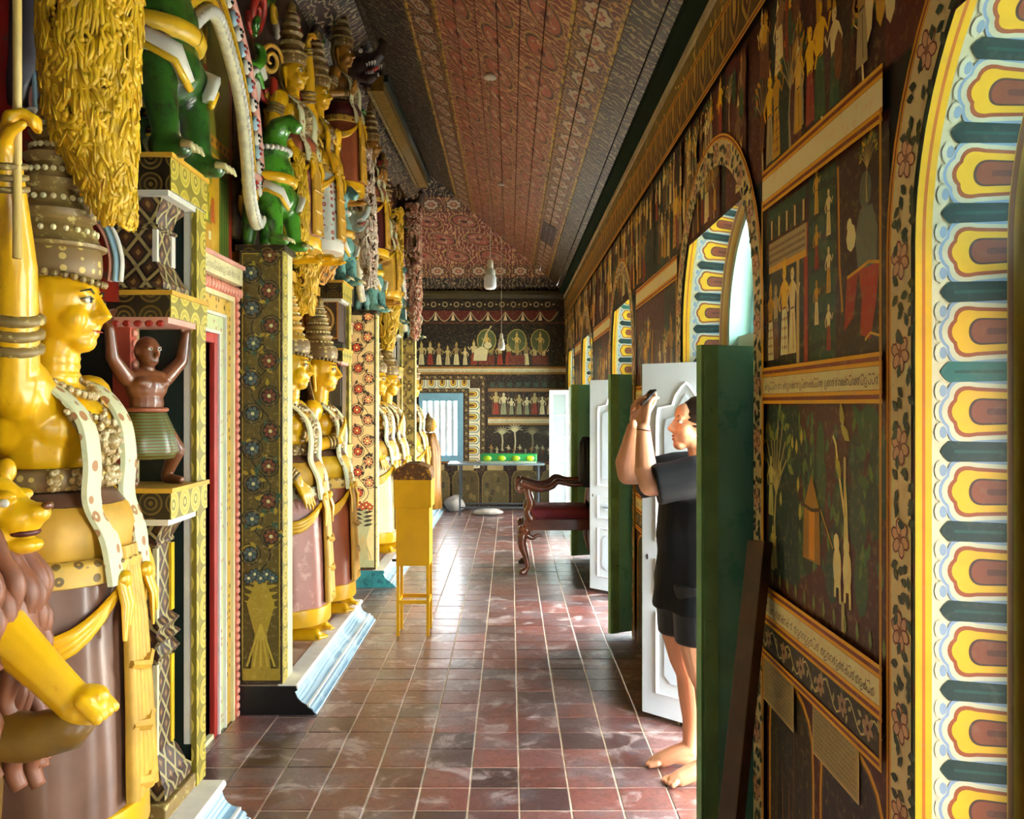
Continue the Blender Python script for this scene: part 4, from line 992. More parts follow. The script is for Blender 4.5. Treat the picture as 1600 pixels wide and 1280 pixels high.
# smaller figures on the ledge above
UG = 'crowned figures on the upper ledge'
guardian('ledge_figure', 'small yellow figure with tall dark crown standing above the dark flowered pillar', (-1.24, 4.98, 2.36), -.25, .63, ('down', 'down'), {'skirt': MAUVE, 'waist_wrap': RUST}, group=UG, lite=True)
guardian('ledge_figure', 'small yellow figure in white skirt on the upper ledge, right of the mauve one', (-1.22, 5.55, 2.44), -.2, .63, ('up', 'chest'), {'skirt': SASHW, 'skirt_hem': WHITE, 'waist_wrap': GOLD, 'shoulder_sash': GOLD, 'shoulder_sash_far': GOLD}, group=UG, lite=True)
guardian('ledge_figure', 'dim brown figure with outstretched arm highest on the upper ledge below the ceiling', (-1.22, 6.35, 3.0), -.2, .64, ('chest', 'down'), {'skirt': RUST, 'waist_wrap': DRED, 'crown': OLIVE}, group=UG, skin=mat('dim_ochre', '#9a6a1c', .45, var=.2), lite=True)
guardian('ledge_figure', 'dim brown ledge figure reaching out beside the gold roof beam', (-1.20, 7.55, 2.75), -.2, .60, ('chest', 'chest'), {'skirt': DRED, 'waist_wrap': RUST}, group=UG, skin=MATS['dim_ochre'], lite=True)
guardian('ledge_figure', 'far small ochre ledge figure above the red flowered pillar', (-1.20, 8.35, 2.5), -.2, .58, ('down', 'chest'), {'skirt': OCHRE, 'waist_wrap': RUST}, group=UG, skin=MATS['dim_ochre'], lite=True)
# ------------------------------------------------------------------ left side: pedestals, pillars, niche posts, doorways
Y0S = [1.34, 4.39, 7.44, 10.49]
def ring_mat(name, ground, a, b, pitch=.105, width=.105):
    t = NT(name); u, v, uv = t.uvs()
    fv = t.math('SUBTRACT', t.math('FRACT', t.math('DIVIDE', v, pitch)), .5); fu = t.math('SUBTRACT', t.math('FRACT', t.math('DIVIDE', u, width)), .5)
    r = t.math('SQRT', t.math('ADD', t.math('POWER', fv, 2), t.math('POWER', fu, 2)))
    c = t.mix(t.step(r, .46, .44), lin(b), lin(a)); c = t.mix(t.step(r, .39, .37), c, lin(ground)); c = t.mix(t.step(r, .27, .25), c, lin(a)); c = t.mix(t.step(r, .20, .18), c, lin(b)); c = t.mix(t.step(r, .10, .08), c, lin(a))
    n = t.noise(t.pos(), 22, 4, .65); c = t.mix(t.math('MULTIPLY', t.step(n, .5, .72), .4), c, lin(ground))
    t.L(c, t.b.inputs['Base Color']); t.b.inputs['Roughness'].default_value = .42; t.bump(r, .25, .004); MATS[name] = t.m; return t.m
RINGY = ring_mat('yellow_green_rings', '#a5922a', '#c2ae4c', '#75691c')
RINGD = ring_mat('shaded_side_rings', '#2a2010', '#6a5628', '#1c140c', .09, .09)  # same rings for near-facing sides, their shade put into the colours
RINGB = ring_mat('brown_rings', '#6a4418', '#b98a3c', '#3a2210', .05, .05)
def loz_mat():
    t = NT('lozenge_paint'); u, v, uv = t.uvs(); p = .085
    a = t.math('ABSOLUTE', t.math('SUBTRACT', t.math('FRACT', t.math('DIVIDE', t.math('ADD', u, t.math('MULTIPLY', v, .8)), p)), .5)); b = t.math('ABSOLUTE', t.math('SUBTRACT', t.math('FRACT', t.math('DIVIDE', t.math('SUBTRACT', u, t.math('MULTIPLY', v, .8)), p)), .5))
    m = t.math('MAXIMUM', a, b); c = t.mix(t.step(m, .40, .43), lin('#24170f'), lin('#9a8a58')); c = t.mix(t.step(m, .30, .27), c, lin('#4a2a18')); c = t.mix(t.step(m, .13, .10), c, lin('#8a6a38'))
    n = t.noise(t.pos(), 22, 4, .65); c = t.mix(t.math('MULTIPLY', t.step(n, .5, .72), .5), c, lin('#1c120c'))
    t.L(c, t.b.inputs['Base Color']); t.b.inputs['Roughness'].default_value = .45; return t.m
LOZ = loz_mat()
MARB = mat('pale_blue_marbling', '#a9bfc6', .45, var=.14, scale=9, col2='#6f92a2', amt=.35)
def marb():
    t = NT('blue_marbled_cove'); v = t.pos(); mp = t.n('ShaderNodeMapping'); t.L(v, mp.inputs[0]); mp.inputs['Scale'].default_value = (8, 1.0, 14)
    w = t.n('ShaderNodeTexWave', wave_type='BANDS', bands_direction='Z'); t.L(mp.outputs[0], w.inputs['Vector']); w.inputs['Scale'].default_value = 1.6; w.inputs['Distortion'].default_value = 6; w.inputs['Detail'].default_value = 2
    c = t.mix(t.step(w.outputs['Fac'], .62, .85), lin('#a2bcc6'), lin('#6f93a6')); c = t.mix(t.math('MULTIPLY', t.step(t.noise(v, 6, 4), .5, .7), .5), c, lin('#c6d4d6'))
    t.L(c, t.b.inputs['Base Color']); t.b.inputs['Roughness'].default_value = .4; return t.m
COVE = marb()
BEIGE = mat('beige_plaster', '#b08f74', .65, var=.15, scale=8)
PG = 'blue moulded pedestals'
def pedestal(y0, y1, cap, label):
    t = thing('pedestal', label, 'pedestal', (-1.3, (y0+y1)/2, 0), 0, PG)
    obj('plinth', MB().box(-1.745, -1.105, y0+.004, y1, 0, .143), BEIGE, t, world=True)
    obj('lip_moulding', MB().extr([(-1.16, .118), (-1.07, .118), (-1.06, .128), (-1.06, .140), (-1.068, .148), (-1.16, .148)], 'y', y0+.002, y1), WHITE, t, world=True)
    cv = [(-1.15, .118), (-1.075, .118)]+[(-1.075+.06*(1-math.cos(PI/2*k/8)), .118-.07*math.sin(PI/2*k/8)) for k in range(1, 9)]+[(-1.15, .048)]
    obj('cove_moulding', MB().extr(cv, 'y', y0+.002, y1), COVE, t, world=True, autosmooth=40)
    obj('fillet_moulding', MB().box(-1.15, -1.004, y0+.002, y1, .036, .048), WHITE, t, world=True)
    bs = [(-1.15, .036), (-1.012, .036)]+[(-.985-.027*math.cos(PI*k/8), .018+.018*math.cos(PI*k/8)) for k in range(0, 9)]+[(-.965, 0), (-1.15, 0)]
    bs = [(-1.15, .036), (-1.01, .036), (-.992, .032), (-.982, .022), (-.985, .012), (-.97, .008), (-.965, 0), (-1.15, 0)]
    obj('base_moulding', MB().extr(bs, 'y', y0+.002, y1), COVE, t, world=True)
    cap_p = [(-1.745, 0), (-.97, 0), (-.99, .026), (-1.008, .036), (-1.018, .05), (-1.04, .062), (-1.06, .082), (-1.075, .115), (-1.062, .122), (-1.07, .142), (-1.16, .142), (-1.745, .142)]
    obj('painted_end', MB().extr([(a, b) for a, b in cap_p], 'y', y0-.006, y0+.003), cap, t, world=True)
pedestal(Y0S[0], 3.28, BLACKP, 'pale blue moulded pedestal at the lower left corner under the nearest statue')
pedestal(Y0S[1], 6.32, BLACKP, 'pale blue moulded pedestal with a black painted end')
pedestal(Y0S[2], 9.37, mat('teal_paint', '#2f7f80', .45, var=.2, col2='#1c5a60', amt=.4), 'pale blue moulded pedestal with a teal painted end')
pedestal(Y0S[3], 13.05, BLACKP, 'farthest blue moulded pedestal beside the barred window')
# ledge and backing behind each bay
for k, y0 in enumerate(Y0S):
    y1 = min(y0+1.99, YF-.02)
    if k: struct('trim_%d' % (5+k), MB().box(-1.70, -1.30, y0+.2, y1-.3, 2.29, 2.35), OCHRE)
    struct('wall_left', MB().box(-1.745, -1.70, y0+.2, y1, .15, 4.6), DRED)

def pillar(y0, label, pal, mat_front):
    t = thing('flowered_pillar', label, 'pillar', (-1.25, y0+.12, .15), 0, 'painted pillars on the pedestals')
    xa, xb, z0, z1 = -1.355, -1.14, .148, 2.32
    obj('shaft', MB().box(xa, xb-.006, y0+.012, y0+.22, z0, z1), mat('pillar_dark', '#1c140e', .5), t, world=True)
    obj('front_strip', MB().box(xb-.006, xb, y0+.012, y0+.115, z0, z1), mat_front, t, world=True, uvbox=True)
    obj('front_edge', MB().box(xb-.008, xb-.002, y0+.115, y0+.22, z0, z1), CREAM, t, world=True)
    obj('cap_block', MB().box(xa-.02, xb+.012, y0+.004, y0+.23, z1, z1+.03), RINGD, t, world=True, uvbox=True)
    P = Paint(lambda u, v, o: (u, y0+.0115-o, v), 1e-5, .001)
    P.rect(xa, xb, z0, z1, pal['edge']); P.rect(xa+.012, xb-.012, z0+.02, z1-.012, pal['line']); P.rect(xa+.017, xb-.017, z0+.02, z1-.017, pal['ground'])
    r = random.Random(int(y0*10)); n = 9; w = xb-xa
    P.stroke([((xa+xb)/2+.05*math.sin(k*.75), .72+k*(1.55/40)) for k in range(41)], .006, pal['stem'])
    for k in range(n*2):
        z = .80+k*.088; x = (xa+xb)/2+(.045 if k % 2 else -.045)+r.uniform(-.01, .01)
        P.ring(x, z, .052, .052, .005, pal['stem'], 14)
        for q in range(7): P.leaf(x+r.uniform(-.04, .04), z+r.uniform(-.04, .05), .04, .02, r.uniform(0, 6.3), pal['leaf'][q % 2])
        P.ell(x, z, .041, .041, pal['out'], 12); P.flower(x, z, .038, pal['pet'][k % 2], pal['cen'], pal['out'], 7)
    m = (xa+xb)/2                                           # vase and stems at the foot
    P.poly([(m-.05, z0+.08), (m+.05, z0+.08), (m+.03, .40), (m+.07, .55), (m+.02, .68), (m-.02, .68), (m-.07, .55), (m-.03, .40)], pal['vase']); P.rect(xa+.017, xb-.017, z0+.02, z0+.08, pal['vase'])
    for q in range(9): P.leaf(m, .52+q*.018, .09, .022, .2+(q % 2)*2.6, pal['leaf'][1])
    for q in range(5): P.flower(m+(q-2)*.03, .68+.02*(q % 2), .03, pal['pet'][0], pal['cen'], pal['out'])
    for q in range(5): P.stroke([(m, .45), (m+(q-2)*.025, .3), (m+(q-2)*.035, z0+.09)], .01, pal['line'])
    o = P.done('flower_panel', PM, t); o.matrix_parent_inverse = Matrix.Translation(-t.location)
    return t
pal1 = dict(edge='#241a10', line='#7a6820', ground='#3a300c', stem='#0c0c0a', leaf=('#1c3428', '#6a5a14'), out='#12100c', pet=('#2a3a3c', '#4c2414'), cen='#8a8a60', vase='#6a5814')
pal2 = dict(edge='#2a1c10', line='#8a7a4c', ground='#b09a68', stem='#2a1a10', leaf=('#2c2014', '#1c1a10'), out='#2a1410', pet=('#8f3a1c', '#b0764c'), cen='#c9b070', vase='#7a7a58')
pal3 = dict(edge='#2a2010', line='#7a6a30', ground='#6a5a28', stem='#1c160a', leaf=('#1c1c0e', '#2a2410'), out='#1a140a', pet=('#7a6428', '#4a3a18'), cen='#a59a58', vase='#6a5a24')
pillar(Y0S[1], 'tall dark pillar with blue flowers on ochre above the black pedestal end', pal1, RINGY)
pillar(Y0S[2], 'cream pillar with red flowers above the teal pedestal end', pal2, RINGY)
pillar(Y0S[3], 'farthest narrow pillar with ochre flowers beside the barred window', pal3, RINGY)

SQ = dict(seg=4, a0=PI/4, caps=True)
def column(prof, x, y): return MB().lathe([(r*1.414, z) for r, z in prof], (x, y, 0), **SQ)
def post(y0, label, rosette):
    yu = y0+1.66; xf = -1.15; yb = yu+.32
    t = thing('niche_post', label, 'carved post', (-1.3, yu+.16, .15), 0, 'carved niche posts with stacked boxes')
    K = dict(world=True)
    obj('front_strip', MB().box(xf-.02, xf, yu+.225, yb, .148, 2.27), RINGY, t, uvbox=True, **K)
    obj('white_edge', MB().box(xf-.05, xf-.02, yu+.232, yu+.24, .3, 2.27), WHITE, t, **K)
    obj('green_side_panel', MB().box(-1.69, xf-.02, yu+.24, yb, .148, 2.27), DKGRN, t, **K)
    def block(nm, z0, z1, lipm):
        b = obj(nm, MB().box(-1.62, xf, yu-.03, yb+.005, z0, z1), RINGD, t, uvbox=True, **K)
        obj('front_face', MB().box(xf, xf+.004, yu-.03, yb+.005, z0, z1), RINGY, b, uvbox=True, **K)
        obj('lip', MB().box(-1.62, xf+.012, yu-.04, yb+.008, z1, z1+.016), OCHRE, b, **K)
        o = MB()
        obj('white_edge', MB().box(-1.6, xf-.004, yu-.034, yb, z0-.02, z0), lipm, b, **K)
        if lipm is PINK:
            for k in range(11): o.ball((-1.56+k*.038, yu-.036, z0-.022), (.015, .006, .012), 6, 5)
            obj('scallops', o, REDP, b, **K)
    block('top_block', 2.275, 2.385, WHITE); block('middle_block', 1.845, 1.92, PINK); block('lower_block', 1.16, 1.25, WHITE)
    cx, cy = -1.29, yu+.09
    up = [(.10, 1.937), (.118, 1.945), (.118, 1.965), (.105, 1.985), (.085, 2.03), (.078, 2.04), (.078, 2.15), (.088, 2.155), (.088, 2.165), (.075, 2.17), (.085, 2.21), (.105, 2.235), (.105, 2.255)]
    if rosette:
        obj('rosette_box', MB().box(-1.52, xf-.03, yu-.02, yu+.24, 1.985, 2.27), mat('rosette_brown', '#3c2410', .45), t, bevel=.004, **K)
        P = Paint(lambda u, v, o: (u, yu-.0205-o, v), 1e-5, .0008); m = (-1.40-.20)/1; m = -1.31
        P.rect(-1.46, -1.18, 2.0, 2.26, '#8a5a1c'); P.rect(-1.45, -1.19, 2.01, 2.25, '#2a160c')
        for (a, b, c) in ((.115, .112, '#8a6a30'), (.10, .098, '#3a2010'), (.085, .08, '#6a4a20'), (.06, .06, '#c2b490'), (.052, .052, '#2a1a10'), (.035, .035, '#8a7a50'), (.02, .02, '#3a1c10')): P.ell(m-.01, 2.13, a, b, c, 20)
        o = P.done('rosette', PM, t); o.matrix_parent_inverse = Matrix.Translation(-t.location)
        obj('grey_board', MB().box(-1.50, xf-.012, yu-.02, yu-.005, 1.54, 1.97), mat('grey_board', '#3f3d34', .6, var=.15), t, **K)
    else:
        c = obj('upper_column', column(up, cx, cy), LOZ, t, uvbox=True, bevel=.004, **K)
        obj('column_edge', MB().box(cx+.066, cx+.082, cy-.084, cy-.068, 2.04, 2.15), WHITE, t, **K)
        obj('column_edge', MB().box(cx+.072, cx+.083, cy+.045, cy+.08, 2.04, 2.15), WHITE, t, **K)
    lo = [(.105, .20), (.125, .21), (.125, .245), (.11, .26), (.09, .32), (.078, .34), (.076, .345), (.074, .66), (.082, .665), (.095, .685), (.082, .705), (.078, .715), (.098, .735), (.078, .755), (.08, .765), (.094, .785), (.08, .80), (.072, .81), (.07, 1.06), (.08, 1.065), (.08, 1.075), (.075, 1.08), (.095, 1.12), (.11, 1.14), (.11, 1.145)]
    obj('lower_column', column(lo, cx, cy), LOZ, t, uvbox=True, bevel=.004, **K)
    for zz0, zz1 in ((.345, .655), (.815, 1.055)):
        for dy in (-.074, .066): pass
        obj('column_edge', MB().box(cx+.066, cx+.082, cy-.082, cy-.066, zz0, zz1), CREAM, t, **K)
        obj('column_edge', MB().box(cx+.07, cx+.08, cy+.05, cy+.078, zz0, zz1), GOLD2, t, **K)
    obj('plinth', MB().box(-1.66, xf-.004, yu-.06, yb-.01, .146, .20), OLIVE, t, bevel=.006, **K)
post(Y0S[0], 'carved niche post with dwarf figure, lozenge columns and ringed boxes beside the doorway', False)
post(Y0S[1], 'carved niche post with rosette box and grey board behind two guardian statues', True)
post(Y0S[2], 'far carved niche post with teal panel beside the farthest pillar', False)

# doorways: nested painted mouldings, dark green leaves, lintel with lettering, painted tympanum
STONE = mat('worn_stone', '#4a4136', .7, var=.3, scale=14)
def ufr(yc, half, zt, w, x0, x1):
    return MB().box(x0, x1, yc-half-w, yc-half, 0, zt+w).box(x0, x1, yc+half, yc+half+w, 0, zt+w).box(x0, x1, yc-half, yc+half, zt, zt+w)
for di, y0 in enumerate(Y0S[:3]):
    yc = y0+2.41; half, zt = .33, 1.835; ya, yb = y0+1.995, y0+3.06; xw = -1.385
    bay = MB()
    for (a, b, c, d) in ((ya, yc-half, 0, 4.6), (yc+half, yb, 0, 4.6), (yc-half, yc+half, zt, 4.6)): bay.box(-1.745, xw-.01, a, b, c, d)
    dbw = struct('wall_left', bay, DRED)
    dr = tag(obj('door_%d' % (di+1), MB().box(-1.47, -1.43, yc-half, yc-.003, .0, zt).box(-1.47, -1.43, yc+.003, yc+half, .0, zt), DKGRN), kind='structure')
    obj('black_skirting', MB().box(-1.43, -1.427, yc-half, yc+half, .0, .24), BLACKP, dr)
    h = half
    for nm, w, m, x1 in (('red_moulding', .045, REDP, -1.372), ('white_bead', .014, WHITE, -1.362), ('dotted_moulding', .07, dotted('pale_green_dots', '#b9c08a', '#a06a50', 30, .3), -1.372), ('white_bead', .014, WHITE, -1.36), ('gold_moulding', .075, BANDG, -1.366), ('cream_bead', .022, CREAM, -1.352), ('rope_moulding', .055, mat('rope_red', '#b5503a', .45, var=.2), -1.35)):
        obj(nm, ufr(yc, h, zt+(h-half), w, xw-.03, x1), m, dr, bevel=.004 if w > .03 else 0)
        if nm == 'rope_moulding':
            mb = MB()
            for s in (-1, 1):
                for k in range(56): mb.ball((-1.348, yc+s*(h+w/2), .02+k*.038), (.012, .024, .016), 6, 5)
            for k in range(34): mb.ball((-1.348, yc-h+k*.042, zt+h-half+w/2), (.012, .018, .024), 6, 5)
            obj('rope_beads', mb, mat('rope_pink', '#cf8a72', .45, var=.15), dr, smooth=True)
        h += w
    zt2 = zt+(h-half)
    lt = obj('lintel', MB().box(xw-.02, -1.325, ya, yb-.04, zt2+.005, zt2+.085), CREAM, dr, bevel=.006)
    P = Paint(lambda u, v, o: (-1.325+o, u, v), 1e-5, .0008); P.script(ya+.05, yb-.1, zt2+.028, .038, '#5c5034', 60+di); P.done('lettering', PM, lt)
    obj('lintel_lip', MB().box(xw-.02, -1.315, ya, yb-.03, zt2+.085, zt2+.102), PINK, dr)
    P = Paint(lambda u, v, o: (xw-.009+o, u, v), 8e-6, .001); zb = zt2+.10
    P.rect(ya, yb, zb, 3.5, '#6f6a18'); rr = random.Random(70+di)
    P.rect(ya, yb, zb, zb+.16, '#b07f1c')
    for k in range(14): P.rect(ya+.05+k*.075, ya+.085+k*.075, zb+.085, zb+.125, '#d6cba0' if k % 2 else '#3a3418')
    P.rect(yb-.30, yb-.19, zb, zb+.5, '#b88a1c'); P.rect(yb-.19, yb-.05, zb, zb+.42, '#2c4a18'); P.rect(yb-.05, yb, zb, 3.2, '#7c1f12')
    for k in range(4): P.stroke([(yb-.17+k*.035, zb), (yb-.17+k*.035, zb+.4)], .008, '#7a8a30'); P.stroke([(yb-.28+k*.025, zb+.02), (yb-.28+k*.025, zb+.46)], .005, '#d2b048')
    for k in range(60):
        x = rr.uniform(ya+.05, yb-.32); z = rr.uniform(zb+.15, 3.3); P.leaf(x, z, rr.uniform(.08, .2), .03, rr.uniform(1.2, 1.9), rr.choice(['#c2a018', '#8a8a20', '#e0d6a0', '#4c5a18', '#d2a818', '#a0381c']))
    for k in range(8): P.person(ya+.08+k*.10, zb+.17, rr.uniform(.2, .34), rr.choice(['#d9a914', '#c89a18', '#d2c68a']), rr.choice(['#d9a914', '#c2b83a', '#b5501c', '#dcd2a0']), '#d9a914')
    z = zb+.58; P.rect(ya, yb-.05, z-.05, z, '#b9781c')
    for k in range(18): P.ell(ya+.05+k*.06, z-.025, .014, .014, '#5a2a10', 6)
    for q, c in ((.30, '#8a5a18'), (.275, '#c9b43a'), (.245, '#5c4a10'), (.22, '#1f3a2c')):
        P.poly([(yc-q, z)]+[(yc-q*math.cos(PI*k/14), z+.28+q*1.05*math.sin(PI*k/14)) for k in range(15)]+[(yc+q, z)], c)
    for q in range(9): P.ell(yc-.26*math.cos(PI*q/8), z+.28+.27*math.sin(PI*q/8), .018, .018, '#a0301c', 7)
    P.person(yc, z+.02, .46, '#e0b414', '#d9a914', '#e0b414'); P.person(yc-.13, z+.02, .26, '#d2c68a', '#c29a18', '#d9a914'); P.person(yc+.13, z+.02, .26, '#d2c68a', '#c29a18', '#d9a914')
    P.done('painted_tympanum', mat('x', '#ffffff') if False else paint_mat('tympanum_paint', .42, .2, '#5c5414'), dbw)
    obj('threshold', MB().box(-1.70, -1.40, ya-.03, yb-.10, .0, .012), STONE, dr); obj('threshold_edge', MB().box(-1.40, -1.375, ya-.03, yb-.075, 0, .02), CREAM, dr)

# ------------------------------------------------------------------ makara arch (torana) over each doorway: scaled rope, ringed band, row of faces
def spline(pts, n=8):
    out = []; P = [Vector(p) for p in pts]
    for i in range(len(P)-1):
        p0, p1, p2, p3 = P[max(0, i-1)], P[i], P[i+1], P[min(len(P)-1, i+2)]
        for k in range(n):
            t = k/n; out.append(.5*((2*p1)+(p2-p0)*t+(2*p0-5*p1+4*p2-p3)*t*t+(3*p1-p0-3*p2+p3)*t**3))
    return out+[P[-1]]
def torana(yc, label, x=-1.25, s=1.0):
    t = thing('door_garland_arch', label, 'carved arch', (x, yc, 2.42), 0, 'carved arches over the doorways')
    half = [(.66, .05), (.60, .02), (.50, .12), (.44, .32), (.36, .52), (.20, .68), (0, .78)]
    cl = [(0, -a*s, b*s) for a, b in half]+[(0, a*s, b*s) for a, b in half[::-1][1:]]
    path = spline(cl, 7); n = len(path)
    def off(d, dx): 
        o = []
        for i, p in enumerate(path):
            tg = (path[min(i+1, n-1)]-path[max(i-1, 0)]).normalized(); nn = Vector((0, -tg.z, tg.y)); o.append(p+nn*d+Vector((dx, 0, 0)))
        return o
    obj('scaled_rope', MB().tube(path, .03, 10), mat('rope_scales', '#d2cca8', .45, var=.2, scale=30), t, smooth=True)
    mb = MB()
    for i, p in enumerate(path): mb.ball(p+Vector((.024, 0, 0)), (.012, .022, .022), 6, 5)
    obj('rope_scales', mb, WHITE, t, smooth=True)
    for nm, d, w, m, dx in (('gold_band', .055, .03, GOLD2, 0), ('ringed_band', .10, .05, RINGB, -.01), ('gold_edge', .145, .02, GOLD2, 0)):
        a, b = off(d-w/2*1, dx), off(d+w/2*1, dx); mb = MB(); L = 0
        for i in range(n-1):
            l = (path[i+1]-path[i]).length
            mb.poly([a[i], a[i+1], b[i+1], b[i]], None, [(0, L), (0, L+l), (.05, L+l), (.05, L)])
            a2, b2, a3, b3 = [q+Vector((-.03, 0, 0)) for q in (a[i], b[i], a[i+1], b[i+1])]
            mb.poly([a[i], a2, a3, a[i+1]]); mb.poly([b[i], b[i+1], b3, b2]); L += l
        obj(nm, mb, m, t, fix=False)
    c = off(.19, 0); k = 0
    for i in range(1, n-1, 2):
        f = obj('garland_mask', MB().ball((0, 0, 0), (.022, .032, .036), 8, 6), WHITE if k % 2 == 0 else BLUEP, t, smooth=True, loc=c[i]); k += 1
        obj('mask_mouth', MB().ball((.018, 0, -.012), (.01, .016, .008), 6, 4).ball((.018, -.013, .012), (.008, .008, .008), 6, 4).ball((.018, .013, .012), (.008, .008, .008), 6, 4), BLACKP if k % 2 else REDP, f)
    obj('flower_trim', MB().tube(off(.235, 0), .02, 8), PINK, t, smooth=True)
    return t
torana(3.72, 'scaled white and gold arch curving over the near doorway')
torana(6.80, 'pale beaded arch over the second doorway, partly hidden by statues')
torana(9.85, 'far beaded arch over the third doorway')

# ------------------------------------------------------------------ squat makara beasts carrying the arches
mb = MB(); B = mb.ball
B((-.02, 0, .36), (.13, .125, .17), 14, 10); B((.0, 0, .26), (.12, .12, .10), 14, 10); B((-.01, 0, .50), (.09, .09, .10), 12, 8)
for s in (-1, 1):
    B((.03, s*.085, .24), (.075, .06, .10), 12, 8); mb.capsule((.05, s*.09, .2), .05, (.075, s*.095, .05), .033, 10); mb.capsule((.06, s*.095, .03), .035, (.12, s*.10, .022), .028, 8)
    mb.capsule((-.07, s*.08, .2), .05, (-.09, s*.085, .03), .035, 10)
mb.tube([(.0, 0, .55), (.04, 0, .62), (.10, 0, .64), (.15, 0, .60)], [.07, .06, .045, .03], 10)
BEAST = fuse(mb, 'body', .008, 3)
def beast(label, loc, rz, s, skin, band):
    t = thing('makara_beast', label, 'carved beast', loc, rz, 'squat makara beasts'); t.scale = (s,)*3
    b = bpy.data.objects.new('body', BEAST.copy()); b.data.materials.append(skin); COL.objects.link(b); b.parent = t
    obj('belly_band', MB().tube(ellring(.345, .122, .122, -.018), .022, 8, False, 1.3), band, t, smooth=True)
    m = MB(); 
    for k in range(26): a = 2*PI*k/26; m.ball((-.015+.10*math.cos(a), .10*math.sin(a), .50), .015, 6, 5)
    obj('collar_beads', m, WHITE, t, smooth=True)
    for sd in (-1, 1):
        l = MB().tube([(-.02, sd*.10, .27), (.04, sd*.14, .29), (.10, sd*.11, .26), (.115, sd*.06, .20)], [.014, .02, .02, .012], 8, True, 1.6); obj('scalloped_cuff', l, WHITE, t, smooth=True)
        l = MB().tube([(-.02, sd*.11, .25), (.045, sd*.15, .27), (.11, sd*.12, .235), (.122, sd*.06, .18)], .010, 8); obj('gold_cuff', l, GOLD2, t, smooth=True)
        c = MB()
        for k in (-1, 0, 1): c.tube([(.13, sd*.10+k*.022, .026), (.155, sd*.10+k*.026, .022), (.165, sd*.10+k*.027, .006)], [.011, .009, .003], 6)
        obj('claws', c, CREAM, t, smooth=True)
    return t
beast('big dark green beast standing on the near carved niche post at the top left', (-1.27, 3.16, 2.40), -.1, 1.35, mat('deep_green', '#245014', .3, var=.3, scale=8, col2='#10240c', amt=.4, coat=.4), GOLD2)
beast('fat green beast with gold belly band sitting on the dark flowered pillar', (-1.22, 4.52, 2.35), -.25, 1.0, GREENP, GOLD)
beast('teal and tan beast standing on the rosette post', (-1.22, 6.2, 2.40), -.25, 1.0, TEALG, OCHRE)
beast('teal beast sitting on the cream and red flowered pillar', (-1.20, 7.56, 2.35), -.25, .95, TEALG, GOLD)
beast('small far green beast sitting on the farthest pillar', (-1.20, 10.6, 2.35), -.25, .95, mat('far_green', '#2c4a34', .4, var=.2), OCHRE)
beast('small far teal beast on the far niche post', (-1.22, 9.25, 2.40), -.25, .9, TEALG, GOLD)

# ------------------------------------------------------------------ hanging gold carved tails
def carved_lump(name, label, pts, rad, m, n=110, seg=84, amp=.020, seed=0.0, group=None, flat=1.0, fz=(15, 15, 7)):
    """tapering mass with deep carved flutes and curls; pts run from top to tip"""
    path = spline(pts, max(2, n//(len(pts)-1))); N = len(path); L = [i/(N-1)*(len(pts)-1) for i in range(N)]
    base = Vector(pts[-1]); t = MB(); v = []
    for i, p in enumerate(path):
        k = min(int(L[i]), len(rad)-2); f = L[i]-k; r = rad[k]*(1-f)+rad[k+1]*f
        tg = (path[min(i+1, N-1)]-path[max(0, i-1)]).normalized(); a = tg.cross(Vector((0, 1, 0))).normalized(); b = a.cross(tg)
        for j in range(seg):
            th = 2*PI*j/seg; d = a*math.cos(th)+b*math.sin(th)*flat; q = p+d*r
            s = Vector((q.x*fz[0], q.y*fz[1], q.z*fz[2]+seed)); w = Vector((mnoise.noise(s*.7), mnoise.noise(s*.7+Vector((5, 5, 5))), 0))*1.2
            h = 1-2*abs(mnoise.noise(s+w)); h2 = 1-2*abs(mnoise.noise((s+w)*2.3)); h3 = math.sin(q.z*70+4*mnoise.noise(s*.9))
            v.append(q+d*(amp*(h*.9+h2*.55+.22*h3)*min(1, r/.06)))
    t.v = [tuple(x) for x in v]
    for i in range(N-1):
        for j in range(seg): a, b = i*seg+j, i*seg+(j+1) % seg; t.face((a, b, b+seg, a+seg))
    t.face(list(range(seg))); t.face([(N-1)*seg+j for j in range(seg)][::-1])
    o = obj(name, t, m, smooth=True); o.location = (0, 0, 0); return tag(o, label, 'carved ornament', group)
